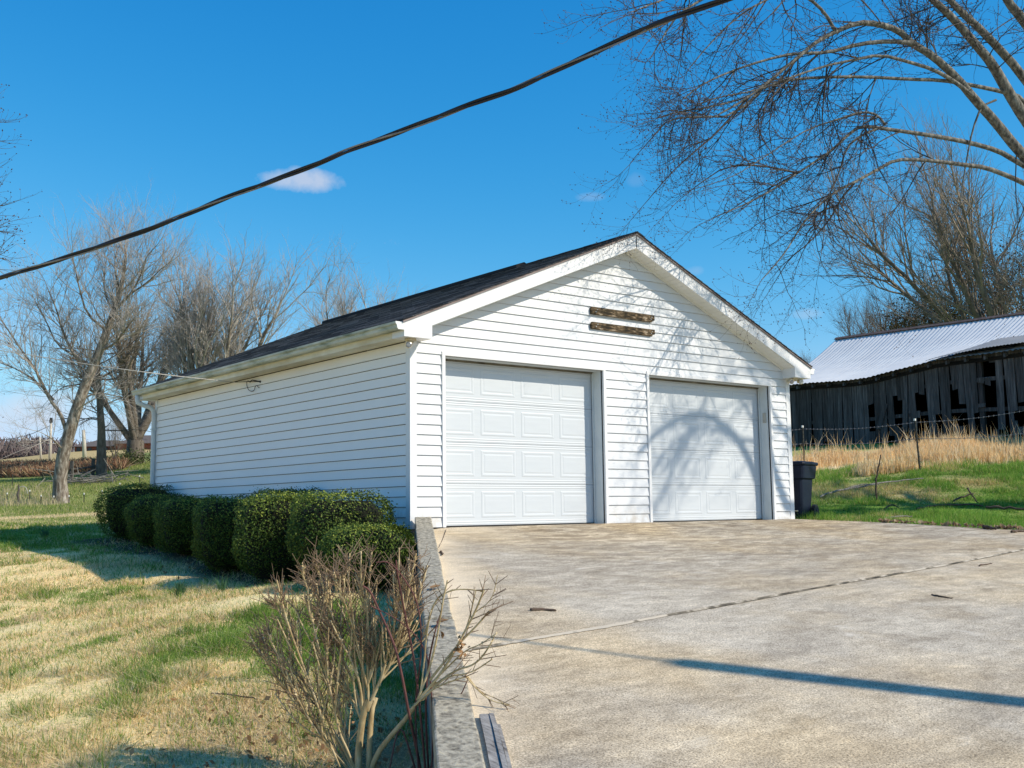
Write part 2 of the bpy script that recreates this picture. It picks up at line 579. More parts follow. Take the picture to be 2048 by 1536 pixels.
def mat_concrete():
    m, nt, b = new_mat('concrete')
    a = node(nt, 'ShaderNodeAttribute', attribute_name='Col')   # r: sandy wash, g: dark weathering
    sep = nt.nodes.new('ShaderNodeSeparateColor')
    nt.links.new(a.outputs['Color'], sep.inputs[0])
    v = coords(nt)
    big = noise(nt, coords(nt, (.8, 1.6, 1)), .9, 9, .68, .4)
    mid = noise(nt, coords(nt, (1, 1.8, 1)), 4.0, 8, .7)
    fine = noise(nt, v, 95, 3, .7)
    pebb = node(nt, 'ShaderNodeTexVoronoi')
    pebb.inputs['Scale'].default_value = 70
    nt.links.new(v, pebb.inputs['Vector'])
    base = ramp(nt, big, [(.30, (.46, .405, .325)), (.46, (.575, .51, .41)), (.60, (.67, .60, .485)), (.75, (.76, .685, .56))])
    base = mixc(nt, 1.0, base, ramp(nt, mid, [(.3, (.74, .73, .72)), (.55, (1, 1, 1)), (.72, (1.16, 1.14, 1.1))]), 'MULTIPLY')
    base = mixc(nt, 1.0, base, ramp(nt, fine, [(.34, (.40, .39, .37)), (.47, (.94, .94, .94)), (.66, (1.42, 1.41, 1.38))]), 'MULTIPLY')
    peb = ramp(nt, pebb.outputs['Distance'], [(.0, (1.25, 1.25, 1.22)), (.25, (1, 1, 1)), (.6, (.8, .79, .78))])
    base = mixc(nt, .8, base, mixc(nt, 1.0, base, peb, 'MULTIPLY'))
    chalk = ramp(nt, noise(nt, coords(nt, (.9, 2.2, 1)), 1.7, 9, .72, .5), [(.60, (0, 0, 0)), (.69, (1, 1, 1))])
    base = mixc(nt, mixc(nt, 1.0, chalk, (.55, .55, .55), 'MULTIPLY'), base, (.74, .69, .60))
    tan = ramp(nt, noise(nt, v, .45, 5, .6), [(.42, (1.0, 1.0, 1.0)), (.66, (1.10, 1.0, .83))])
    base = mixc(nt, 1.0, base, tan, 'MULTIPLY')
    stain = ramp(nt, noise(nt, coords(nt, (1, 1.4, 1)), .75, 10, .74, 1.2), [(.34, (.74, .72, .69)), (.45, (1, 1, 1))])
    base = mixc(nt, 1.0, base, stain, 'MULTIPLY')
    speck = ramp(nt, noise(nt, v, 30, 5, .75), [(.60, (1, 1, 1)), (.68, (.45, .43, .40))])
    base = mixc(nt, .75, base, mixc(nt, 1.0, base, speck, 'MULTIPLY'))
    # sandy wash
    mth = node(nt, 'ShaderNodeMath', operation='MULTIPLY_ADD')
    nt.links.new(mid, mth.inputs[0])
    mth.inputs[1].default_value = .9
    mth.inputs[2].default_value = -.45
    addn = node(nt, 'ShaderNodeMath', operation='ADD', use_clamp=True)
    nt.links.new(mth.outputs[0], addn.inputs[0])
    nt.links.new(sep.outputs[0], addn.inputs[1])
    mul = node(nt, 'ShaderNodeMath', operation='MULTIPLY', use_clamp=True)
    nt.links.new(addn.outputs[0], mul.inputs[0])
    nt.links.new(sep.outputs[0], mul.inputs[1])
    base = mixc(nt, mul.outputs[0], base, mixc(nt, 1.0, ramp(nt, fine, [(.3, (.85, .85, .85)), (.7, (1.1, 1.1, 1.1))]), (.82, .68, .48), 'MULTIPLY'))
    # dark weathering film broken up by noise
    wx = noise(nt, coords(nt, (1.0, 2.6, 1)), 2.3, 10, .75, .8)
    wxr = ramp(nt, wx, [(.42, (0, 0, 0)), (.56, (1, 1, 1))])
    wm = mixc(nt, 1.0, wxr, sep.outputs[1], 'MULTIPLY')
    base = mixc(nt, wm, base, mixc(nt, 1.0, base, (.50, .475, .45), 'MULTIPLY'))
    nt.links.new(base, b.inputs['Base Color'])
    b.inputs['Roughness'].default_value = .93
    b.inputs['Specular IOR Level'].default_value = .15
    bump(nt, b, fine, .55, .006)
    return m


make_materials()


# ------------------------------------------------------------------ ground shape
WALL_W = 7.4168
LEN = 8.5223


def drive_z(x, y):
    y = np.minimum(y, 0.0)
    yy = np.where(y < -12, -12 + (y + 12) * .25, y)
    xx = np.clip(x, -8, 14)
    return yy * (.115 - .006 * xx)


def drive_at(px, py):
    D = RT * (px - 1024) + UP * (768 - py) + FW * FOC
    lo, hi = .0005, .02
    for _ in range(50):
        m = (lo + hi) / 2
        p = CAM + D * m
        if p[2] - float(drive_z(p[0], p[1])) > 0:
            lo = m
        else:
            hi = m
    return CAM + D * lo


def value_noise(x, y, seed=0):
    xi, yi = np.floor(x), np.floor(y)
    fx, fy = x - xi, y - yi
    fx = fx * fx * (3 - 2 * fx)
    fy = fy * fy * (3 - 2 * fy)

    def h(a, b):
        s = np.sin(a * 127.1 + b * 311.7 + seed * 74.7) * 43758.5453
        return s - np.floor(s)
    return (h(xi, yi) * (1 - fx) + h(xi + 1, yi) * fx) * (1 - fy) + (h(xi, yi + 1) * (1 - fx) + h(xi + 1, yi + 1) * fx) * fy


def fbm(x, y, sc, octv=4, seed=0):
    t, a, s = 0, .5, 0
    for i in range(octv):
        t = t + a * value_noise(x * sc * 2 ** i + 13.7 * i, y * sc * 2 ** i - 7.1 * i, seed + i)
        s += a
        a *= .55
    return t / s


def control_points():
    P = []
    for px, py, d in [(0, 1536, 6.6), (600, 1536, 6.35), (0, 1300, 10.2), (560, 1170, 12.6), (0, 1090, 19), (215, 1075, 19.5), (740, 1165, 11.5),
                      (800, 1364, 8.0), (0, 1050, 27), (0, 1012, 48), (122, 1010, 50), (300, 1000, 46), (200, 950, 66), (0, 962, 70),
                      (290, 922, 77), (0, 937, 125), (115, 918, 135), (190, 897, 150), (290, 892, 150), (-300, 1060, 20), (-300, 960, 70), (0, 1033, 37), (122, 1029, 37), (290, 1022, 37),
                      (-200, 945, 125), (-200, 975, 200), (0, 960, 200), (150, 938, 210), (300, 925, 210), (450, 905, 150), (0, 975, 300), (200, 960, 300),
                      (1846, 944, 26.5), (2048, 937, 26), (1620, 947, 29), (1700, 888, 38), (2048, 884, 33.5), (2300, 940, 26), (2300, 880, 36)]:
        P.append(at(px, py, d))
    P += [(0.0, -.2, -.6), (-1.9, -2.9, -.88), (-2.9, -4.6, -1.12), (-4.5, -6.9, -1.42), (-6, -9.3, -1.75), (-7.3, -11.2, -1.9), (-12, -14, -2.2), (-25, -20, -3),
          (-1, 4, -.42), (-.6, 8.5, -.2), (0, 12, -.05), (7.6, .1, -.07), (7.6, 4, .0), (9.2, -1.0, -.15), (11, -2.3, -.25), (14, -5, -.40), (20, -12, -.8), (10, 3.5, .12), (13, .5, .12), (16.5, -2.5, .1),
          (4, 15, .05), (4, 30, .3), (6, 60, 2.2), (30, 60, 6.5), (60, 30, 6), (50, 0, 2), (40, -30, -1), (0, -40, -4), (-60, 0, -1), (-60, 40, 2.5), (100, 100, 14),
          (120, 300, 20), (-200, 200, 4), (-300, -100, -4), (0, -300, -8), (300, -100, 4), (300, 200, 30), (-300, 500, 8), (300, 500, 40), (0, 600, 14), (-600, 600, 16), (600, 600, 46), (-600, -600, -10), (600, -600, -6)]
    return np.array(P, float)


CP = control_points()


MQ = (3.0 / 50) ** 2


def tps_fit():
    xy, z = CP[:, :2] / 50, CP[:, 2]
    d = np.linalg.norm(xy[:, None] - xy[None], axis=2)
    K = -np.sqrt(d * d + MQ) + np.eye(len(xy)) * 1e-4
    Pm = np.hstack([np.ones((len(xy), 1)), xy])
    A = np.block([[K, Pm], [Pm.T, np.zeros((3, 3))]])
    return np.linalg.solve(A, np.concatenate([z, np.zeros(3)]))


TW = tps_fit()
WDIR = np.array([-.5388, -.8425])       # the way the retaining wall runs, from the garage towards the viewer
WORG = np.array([.035, -.03])


def wall_side(x, y):
    """signed distance from the retaining wall's lawn face: positive on the driveway side"""
    n = np.array([.8425, -.5388])
    return (x - WORG[0]) * n[0] + (y - WORG[1]) * n[1]


def drive_edge_y(x):
    """far edge of the concrete right of the garage"""
    return np.interp(x, [7.4, 8.35, 8.7, 9.6, 11.5, 14, 20], [-.02, -1.25, -2.75, -3.9, -6, -9, -15])


def ground_z(x, y):
    x = np.atleast_1d(np.asarray(x, float))
    y = np.atleast_1d(np.asarray(y, float))
    out = np.empty(len(x))
    c = CP[:, :2] / 50
    for s in range(0, len(x), 40000):
        q = np.stack([x[s:s + 40000], y[s:s + 40000]], 1) / 50
        d2 = ((q[:, None, :] - c[None]) ** 2).sum(2)
        out[s:s + 40000] = (-np.sqrt(d2 + MQ)) @ TW[:len(c)] + TW[-3] + q @ TW[-2:]
    under = (wall_side(x, y) > .02) & (y < np.where(x > WALL_W, drive_edge_y(x) + .1, .3))
    out = np.where(under, np.minimum(out, drive_z(x, y) - .2), out)
    # nothing but floor slab inside the garage
    inside = (x > .15) & (x < WALL_W - .15) & (y > -.1) & (y < LEN - .15)
    out = np.where(inside, np.minimum(out, -.3), out)
    return out if len(out) > 1 else out[0]


def lawn_green(x, y):
    """0 straw-dry .. 1 green, patchy"""
    g = fbm(x + 3.1, y * .9, .48, 4, 3) * .6 + fbm(x, y, 2.1, 3, 9) * .4
    return np.clip((g - .535) * 6.0 + .30, 0, 1)


def cam_frame(x, y):
    dx, dy = x - CAM[0], y - CAM[1]
    fx, fy = math.sin(YAW), math.cos(YAW)
    return dx * fy - dy * fx, dx * fx + dy * fy      # lateral, forward


def smooth(e0, e1, x):
    t = np.clip((x - e0) / (e1 - e0), 0, 1)
    return t * t * (3 - 2 * t)


DRY = np.array([.88, .70, .385])
DRY2 = np.array([.78, .58, .29])
GRN = np.array([.20, .29, .055])
GRN2 = np.array([.13, .23, .045])


def ground_colour(x, y):
    lat, fwd = cam_frame(x, y)
    g = lawn_green(x, y)
    n = fbm(x, y, .9, 3, 21)
    dry = DRY[None] * (1 - n[:, None]) + DRY2[None] * n[:, None]
    g = g * .8
    c_l = dry * (1 - g[:, None]) + (GRN[None] * .55 + GRN2[None] * .45) * g[:, None]
    # earthy bare spots
    e = smooth(.62, .72, fbm(x, y, .7, 4, 40))
    c_l = c_l * (1 - .6 * e[:, None]) + np.array([.20, .12, .06])[None] * .6 * e[:, None]
    # right bank: greener
    gr = np.clip((fbm(x, y, .5, 4, 5) - .42) * 5 + .52, 0, 1)[:, None]
    c_r = np.array([.42, .36, .16])[None] * (1 - gr) + np.array([.17, .28, .05])[None] * gr
    right = smooth(0, 2, lat - .15 * fwd)[:, None]
    c = c_l * (1 - right) + c_r * right
    strw = (smooth(26.2, 27.2, fwd + (n - .5)) * (1 - smooth(33.0, 35.0, fwd)))[:, None] * right
    c = c * (1 - strw) + np.array([.68, .52, .29])[None] * (.75 + .5 * n[:, None]) * strw
    # beyond the straw track: pasture, then tan field
    far = smooth(36.5, 40.5, fwd + 4 * (n - .5))[:, None] * (1 - right)
    pas = np.array([.28, .31, .10])[None] * (.75 + .5 * fbm(x, y, .12, 4, 2))[:, None]
    c = c * (1 - far) + pas * far
    track = (smooth(22.0, 23.4, fwd + (n - .5) * 2) * (1 - smooth(36.0, 40.0, fwd + 4 * (n - .5))))[:, None] * (1 - right)
    tcol = np.array([.66, .52, .33])[None] * (1 - .5 * smooth(.45, .62, fbm(x * .5, y * 1.6, .8, 4, 8)))[:, None] + np.array([.07, .12, .01])[None] * smooth(.45, .62, fbm(x * .5, y * 1.6, .8, 4, 8))[:, None]
    c = c * (1 - track) + tcol * track
    tan = smooth(82, 92, fwd + lat * .35)[:, None] * (1 - right)
    c = c * (1 - tan) + np.array([.47, .36, .17])[None] * (.8 + .4 * fbm(x, y, .1, 3, 6))[:, None] * tan
    fd = smooth(200, 300, fwd)[:, None]
    c = c * (1 - fd) + np.array([.10, .075, .065])[None] * fd
    # leafy soil round the bush and shrubs; along the shrubs also painted-in shade
    bed_shade = (1 - smooth(1.35, 1.95, -x + (n - .5) * .9)) * smooth(-2.6, -2.0, y + x * .35) * (1 - smooth(8.6, 9.2, y)) * (x < .3) * (wall_side(x, y) < .02)
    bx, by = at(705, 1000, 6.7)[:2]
    bed_shade = np.maximum(bed_shade, .8 * np.exp(-(((x - bx) ** 2 + (y - by) ** 2) / .55)) * (wall_side(x, y) < .02))
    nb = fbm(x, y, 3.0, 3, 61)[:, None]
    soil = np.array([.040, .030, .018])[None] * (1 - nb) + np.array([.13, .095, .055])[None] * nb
    c = c * (1 - bed_shade[:, None]) + soil * bed_shade[:, None]
    return np.clip(c, .005, .8)


def graded(lo, hi, fine_lo, fine_hi, step, grow=1.13):
    v = list(np.arange(fine_lo, fine_hi, step))
    s, p = step, v[-1]
    while p < hi:
        s *= grow
        p += s
        v.append(p)
    s, p = step, v[0]
    while p > lo:
        s *= grow
        p -= s
        v.insert(0, p)
    return np.array(v)


def build_ground():
    xs = graded(-1500, 1500, -10, 15, .17)
    ys = graded(-1200, 1500, -13, 11, .17)
    X, Y = np.meshgrid(xs, ys)
    x, y = X.ravel(), Y.ravel()
    z = ground_z(x, y)
    lat, fwd = cam_frame(x, y)
    z = z + (fbm(x, y, 1.2, 3, 15) - .5) * .05 * (fwd < 60)
    nx, ny = len(xs), len(ys)
    i = np.arange(ny - 1)[:, None] * nx + np.arange(nx - 1)[None]
    f = np.stack([i, i + 1, i + nx + 1, i + nx], -1).reshape(-1, 4)
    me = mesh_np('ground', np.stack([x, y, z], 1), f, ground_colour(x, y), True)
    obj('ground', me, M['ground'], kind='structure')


build_ground()


def resample3(p, n):
    p = np.asarray(p, float)
    d = np.concatenate([[0], np.cumsum(np.linalg.norm(np.diff(p, axis=0), axis=1))])
    t = np.linspace(0, d[-1], n)
    return np.stack([np.interp(t, d, p[:, k]) for k in range(3)], 1)


# ------------------------------------------------------------------ driveway of two slabs and its retaining wall
def slab(name, top, bottom, n, parent):
    """ruled sheet between two polylines, on the slope of the drive, with a 12 cm skirt"""
    top, bottom = np.asarray(top, float), np.asarray(bottom, float)

    def resample(p, k):
        d = np.concatenate([[0], np.cumsum(np.linalg.norm(np.diff(p, axis=0), axis=1))])
        t = np.linspace(0, d[-1], k)
        return np.stack([np.interp(t, d, p[:, 0]), np.interp(t, d, p[:, 1])], 1)
    A, B = resample(top, 60), resample(bottom, 60)
    t = np.linspace(0, 1, n)[:, None, None]
    G = (A[None] * (1 - t) + B[None] * t)
    x, y = G[..., 0].ravel(), G[..., 1].ravel()
    z = drive_z(x, y) + (fbm(x, y, .8, 3, 33) - .5) * .012
    wd = wall_side(x, y)
    sand = np.clip(1.15 - (wd - .2) / .85 + (fbm(x, y, 1.1, 3, 50) - .5) * 1.4, 0, 1) * .9
    blot = np.exp(-(((x - 1.9) / .95) ** 2 + ((y + 1.5) / .75) ** 2)) * .75
    sand = np.maximum(sand, blot)
    dark = np.clip(.95 * np.exp(-((y + .4) / .75) ** 2) + .55 * np.exp(-((y + 2.0) / 2.4) ** 2) * (x > -1) + .25, 0, 1)
    dark = dark * np.clip((wd - .5) / 1.0, 0, 1)
    path = np.array([drive_at(*q)[:2] for q in ((905, 1062), (975, 1090), (1035, 1145), (1045, 1215), (1075, 1285), (1110, 1400), (1120, 1530))])
    pd = np.full(len(x), 9.0)
    for a, b in zip(path[:-1], path[1:]):
        e = b - a
        t = np.clip(((x - a[0]) * e[0] + (y - a[1]) * e[1]) / (e @ e), 0, 1)
        pd = np.minimum(pd, np.hypot(x - a[0] - t * e[0], y - a[1] - t * e[1]))
    worn = np.exp(-((pd - .05) / .28) ** 2)
    dark = np.maximum(dark, worn * .5)
    sand = sand * (1 - .7 * worn)
    col = np.stack([sand, dark, np.zeros_like(x)], 1)
    v = np.stack([x, y, z], 1)
    k = 60
    i = np.arange(n - 1)[:, None] * k + np.arange(k - 1)[None]
    f = np.stack([i, i + k, i + k + 1, i + 1], -1).reshape(-1, 4)
    rim = list(range(k)) + [r * k + k - 1 for r in range(1, n)] + [(n - 1) * k + c for c in range(k - 2, -1, -1)] + [r * k for r in range(n - 2, 0, -1)]
    lo = v[rim] - np.array([0, 0, .14])
    m = len(rim)
    sk = [[rim[(j + 1) % m], rim[j], len(v) + j, len(v) + (j + 1) % m] for j in range(m)]
    me = mesh_np(name, np.vstack([v, lo]), np.vstack([f, np.array(sk)]), np.vstack([col, col[rim]]), False)
    return obj(name, me, M['concrete'], parent)


def wall_pt(s, off=0.0):
    p = WORG + WDIR * s + np.array([.8425, -.5388]) * off
    return p


def build_driveway():
    d = bpy.data.objects.new('driveway', None)
    COL.objects.link(d)
    d['kind'] = 'structure'
    d['label'] = 'weathered two slab concrete driveway sloping down from the garage doors'
    j0 = wall_pt(6.15, .2)
    joint = [tuple(j0), (-1.59, -5.25), (3.83, -4.80), (6.03, -4.52), (9.4, -4.05)]
    front = [tuple(wall_pt(.03, .2)), (.5, -.03), (3, -.03), (7.45, -.03), (8.0, -.7), (8.35, -1.30), (8.7, -2.75), (9.6, -3.95)]
    slab('slab', front, joint, 44, d)
    j1 = [(x, y - .03) for x, y in joint] + [(11.5, -6.1)]
    back = [tuple(wall_pt(21, .2)), (-2, -21), (20, -21)]
    slab('slab', j1, back, 70, d)
    # dark strip painting the edges' shadow into the joint, a little proud in places
    r = random.Random(9)
    jp = resample3([(x, y - .015, 0) for x, y in joint], 260)
    v, f = [], []
    wv = 0
    for i, (x, y, _) in enumerate(jp):
        wv = .8 * wv + .2 * r.gauss(0, 1)
        a, b = .016 + max(0, .002 + .012 * wv + r.uniform(-.004, .006)), .016 + max(0, .002 - .012 * wv + r.uniform(-.004, .006))
        for q, dz in ((a, .006), (0, .016), (-b, .006)):
            v.append((x, y + q, float(drive_z(x, y + q)) + dz))
    for i in range(len(jp) - 1):
        for k in (0, 1):
            f.append([3 * i + k, 3 * i + k + 1, 3 * i + k + 4, 3 * i + k + 3])
    obj('joint_shadow', mesh_np('joint_shadow', v, np.array(f)), M['joint_shadow'], d)
    # the garage's own floor behind the doors
    MB().box(.12, WALL_W - .12, .002, LEN - .1, -.2, -.012).build('floor_slab', M['concrete'], d)


build_driveway()


def build_retaining_wall():
    w = thing('retaining_wall', (*wall_pt(0), 0), 'long low grey concrete block wall holding the driveway above the lawn', 'wall')
    u = np.array([WDIR[0], WDIR[1], 0])
    nrm = np.array([.8425, -.5388, 0])
    inv = np.array([*wall_pt(0), 0])
    s = 0.03
    k = 0
    r = random.Random(3)
    while s < 13.5:
        raised = s < 5.15
        ln = (.40 if raised else 1.15) * r.uniform(.9, 1.08)
        if raised and r.random() < .3:
            ln *= .55
        jog = 0.0 if raised else .012
        a, b = s + .004, s + ln - .006
        zt = []
        for q in (a, b):
            p = wall_pt(q, .1)
            dz = float(drive_z(p[0], p[1]))
            zt.append(dz + (np.interp(q, [0, .5, 2.5, 5.2], [.15, .10, .055, .035]) if raised else .028) + r.uniform(-.004, .004))
        o0, o1 = 0.0 + r.uniform(-.004, .004), .205 + jog + r.uniform(-.004, .004)
        zb = -2.4
        v = []
        for top in (0, 1):
            for q, o, e in ((a, o0, 0), (b, o0, 1), (b, o1, 1), (a, o1, 0)):
                p = u * q + nrm * o
                v.append((p[0], p[1], zt[e] if top else zt[e] - .2))
        MB().hexa(v).build('block', M['block'], w, bevel=.012)
        s += ln
    # body of the wall below the cap blocks
    m = MB()
    for a in np.arange(0.03, 13.4, .6):
        v = []
        for top in (0, 1):
            for q, o in ((a, .012), (a + .6, .012), (a + .6, .192), (a, .192)):
                p = u * q + nrm * o
                wp = inv + p
                v.append((p[0], p[1], float(drive_z(wp[0], wp[1])) - .12 if top else -3.0))
        m.hexa(v)
    m.build('wall_body', M['foundation'], w)


build_retaining_wall()


def build_timber():
    p0, p1 = wall_pt(7.5, .292), wall_pt(10.4, .292)
    z0, z1 = float(drive_z(*p0)), float(drive_z(*p1))
    o = thing('landscape_timber', (*p0, z0), 'split grey landscape timber lying along the wall at the driveway edge', 'timber')
    a = np.array([0, 0, 0.0])
    b = np.array([p1[0] - p0[0], p1[1] - p0[1], z1 - z0])
    n = np.array([.8425, -.5388, 0])
    r = random.Random(5)
    m = MB()
    strips = [(-.047, .004), (.0052, .030), (.0335, .05)]
    for k, (q0, q1) in enumerate(strips):
        pts = []
        t0, t1 = (0 if k < 2 else .05), 1.0
        N = 14
        top, bot = [], []
        for i in range(N):
            t = t0 + (t1 - t0) * i / (N - 1)
            wob = r.uniform(-.0015, .0015)
            base = a + (b - a) * t
            h = .035 + r.uniform(-.004, .004) - (.008 if k in (0, 2) else 0)
            top.append((base + n * (q0 + wob) + [0, 0, h], base + n * (q1 + wob) + [0, 0, h]))
            bot.append((base + n * (q0 + wob) - [0, 0, .09], base + n * (q1 + wob) - [0, 0, .09]))
        for i in range(N - 1):
            m.hexa([bot[i][0], bot[i + 1][0], bot[i + 1][1], bot[i][1], top[i][0], top[i + 1][0], top[i + 1][1], top[i][1]])
    m.build('beam', M['timber'], o)


build_timber()


# ------------------------------------------------------------------ garage
C5 = .127
D1, D2 = (.5026, 3.2241), (4.1418, 6.9119)
OPEN_Z = 2.148
HALF = WALL_W / 2
SLOPE = .418
DOOR_Y = .215


def rake_z(x):
    return 3.941 - SLOPE * abs(x - HALF)


G = thing('garage', (0, 0, 0), 'white vinyl sided two door garage with dark shingle gable roof', 'garage')


def siding_board(face, u0b, u1b, u0t, u1t, z0, z1, mat):
    """one lap: leans out at its lower edge"""
    lo, hi, bk = .024, .006, .001
    gp = .0022 if face == 'front' else .0075
    if face == 'front':
        P = lambda u, o, z: (u, -o, z)
    elif face == 'left':
        P = lambda u, o, z: (-o, u, z)
    elif face == 'right':
        P = lambda u, o, z: (WALL_W + o, u, z)
    else:
        P = lambda u, o, z: (u, LEN + o, z)
    v = [P(u0b, lo, z0), P(u1b, lo, z0), P(u1b, bk, z0), P(u0b, bk, z0),
         P(u0t, hi, z1 - gp), P(u1t, hi, z1 - gp), P(u1t, bk, z1 - gp), P(u0t, bk, z1 - gp)]
    return MB().hexa(v).build('siding_board', mat, G)


def build_garage_walls():
    # body behind the siding
    W = WALL_W
    m = MB()
    m.box(0.0, .1, 0.3, LEN, -.02, 2.3).box(W - .1, W, 0.3, LEN, -.02, 2.3).box(.1, W - .1, LEN - .1, LEN, -.02, 2.3)
    m.box(0, D1[0], 0, .3, -.02, 2.3).box(D1[1], D2[0], 0, .3, -.02, 2.3).box(D2[1], W, 0, .3, -.02, 2.3)
    m.box(D1[0], D1[1], 0, .3, OPEN_Z, 2.3).box(D2[0], D2[1], 0, .3, OPEN_Z, 2.3)
    for y in (0.0, LEN - .1):
        m.prism([(0, y, 2.3), (W, y, 2.3), (HALF, y, 2.3 + HALF * .42)], (0, .1, 0))
    m.build('wall', M['lap_shade'], G)
    MB().box(.01, W - .01, .01, LEN - .01, -1.2, -.021).build('foundation', M['foundation'], G)
    post = .074
    for i in range(31):
        z0, z1 = i * C5, (i + 1) * C5
        if i < 17:
            for a, b in ((post, D1[0] - .052), (D1[1] + .052, D2[0] - .052), (D2[1] + .052, W - post)):
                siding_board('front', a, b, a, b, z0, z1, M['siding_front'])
        elif i == 17:
            siding_board('front', post, W - post, post, W - post, z0, z1, M['siding_front'])
        else:
            hb = min((3.93 - z0) / SLOPE, HALF - .0)
            ht = min((3.93 - z1) / SLOPE, HALF - .0)
            if hb < .1:
                continue
            ht = max(ht, .005)
            siding_board('front', HALF - hb, HALF + hb, HALF - ht, HALF + ht, z0, z1, M['siding_front'])
        if i < 18:
            zt = z1 if i < 17 else 2.297
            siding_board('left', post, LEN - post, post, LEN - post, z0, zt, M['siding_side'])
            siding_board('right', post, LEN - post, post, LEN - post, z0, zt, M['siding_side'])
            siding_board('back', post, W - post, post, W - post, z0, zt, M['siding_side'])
        elif hb > .1:
            siding_board('back', HALF - hb, HALF + hb, HALF - ht, HALF + ht, z0, z1, M['siding_side'])
    # corner posts: an L of two leaves
    t = .024
    for (cx, sx) in ((0, 1), (W, -1)):
        for (cy, sy) in ((0, 1), (LEN, -1)):
            p = [(cx - sx * t, cy - sy * t), (cx + sx * post, cy - sy * t), (cx + sx * post, cy - sy * .0005), (cx - sx * .0005, cy - sy * .0005), (cx - sx * .0005, cy + sy * post), (cx - sx * t, cy + sy * post)]
            if sx * sy < 0:
                p = p[::-1]
            MB().prism([(a, b, -.015) for a, b in p], (0, 0, 2.31)).build('corner_post', M['trim'], G)


build_garage_walls()


def door_panel_mesh(w, h):
    """embossed panel: raised rim, groove, field"""
    rings = [(0, .0), (.012, -.0032), (.026, -.0032), (.042, -.0002), (.05, -.0002), (.068, -.0028)]
    v, f = [], []
    for inset, off in rings:
        v += [(inset, off, inset), (w - inset, off, inset), (w - inset, off, h - inset), (inset, off, h - inset)]
    for k in range(len(rings) - 1):
        for j in range(4):
            f.append([4 * k + j, 4 * k + (j + 1) % 4, 4 * k + 4 + (j + 1) % 4, 4 * k + 4 + j])
    n = 4 * (len(rings) - 1)
    f.append([n, n + 1, n + 2, n + 3])
    me = mesh_np('door_panel', v, np.array(f))
    me.materials.append(M['door'])
    return me


def build_door(d0, d1):
    W = d1 - d0
    door = bpy.data.objects.new('garage_door', None)
    COL.objects.link(door)
    door.parent = G
    door.location = (d0, DOOR_Y, 0)
    hgt = 2.132 / 4
    cols = 4
    edge, gap = .045, .105
    pw = (W - 2 * edge - (cols - 1) * gap) / cols
    ph = hgt * .64
    pm = door_panel_mesh(pw, ph)
    for k in range(4):
        z0, z1 = .012 + k * hgt, .012 + (k + 1) * hgt - .004
        m = MB()
        m.box(.004, W - .004, 0, .04, z0, z1)
        # pressed ribs along the meeting rails
        for zz in (z0 + .018, z0 + .046, z1 - .046, z1 - .018):
            m.prism([(.006, -.0005, zz - .009), (.006, -.0028, zz - .003), (.006, -.0028, zz + .003), (.006, -.0005, zz + .009)], (W - .012, 0, 0))
        m.build('door_section', M['door'], door)
        for c in range(cols):
            o = bpy.data.objects.new('door_panel', pm)
            COL.objects.link(o)
            o.parent = door
            o.location = (edge + c * (pw + gap), -.0006, z0 + (hgt - ph) / 2)
    MB().box(.004, W - .004, -.006, .03, -.006, .011).build('bottom_seal', M['rubber'], door)


def build_door_surround(d0, d1):
    m = MB()
    m.box(d0 - .05, d0, -.034, .02, -.005, OPEN_Z).box(d1, d1 + .05, -.034, .02, -.005, OPEN_Z)
    m.box(d0 - .05, d1 + .05, -.034, .02, OPEN_Z, OPEN_Z + .052)
    m.build('door_casing', M['trim'], G, bevel=.004)
    # jambs: face board and stop on either side, and the head
    j = MB()
    j.box(d1 - .006, d1 + .004, .022, .172, -.004, OPEN_Z - .002)
    j.box(d0 - .004, d0 + .006, .022, .172, -.004, OPEN_Z - .002)
    j.box(d0 + .007, d1 - .007, .022, .172, OPEN_Z - .006, OPEN_Z + .004)
    j.build('door_jamb', M['downspout'], G)
    for a in (d1 - .022, d0 + .002):
        MB().box(a, a + .02, .174, .198, -.002, OPEN_Z - .012).build('door_stop', M['downspout'], G)
    MB().box(d0 + .003, d1 - .003, .175, .206, OPEN_Z - .030, OPEN_Z - .007).build('weather_seal', M['seal'], G)
    k = MB()
    k.box(d1 - .0125, d1 + .003, .1995, .213, 0, OPEN_Z - .012)
    k.box(d0 - .003, d0 + .0125, .1995, .213, 0, OPEN_Z - .012)
    k.build('side_gap', M['dark_gap'], G)


for dd in (D1, D2):
    build_door(*dd)
    build_door_surround(*dd)


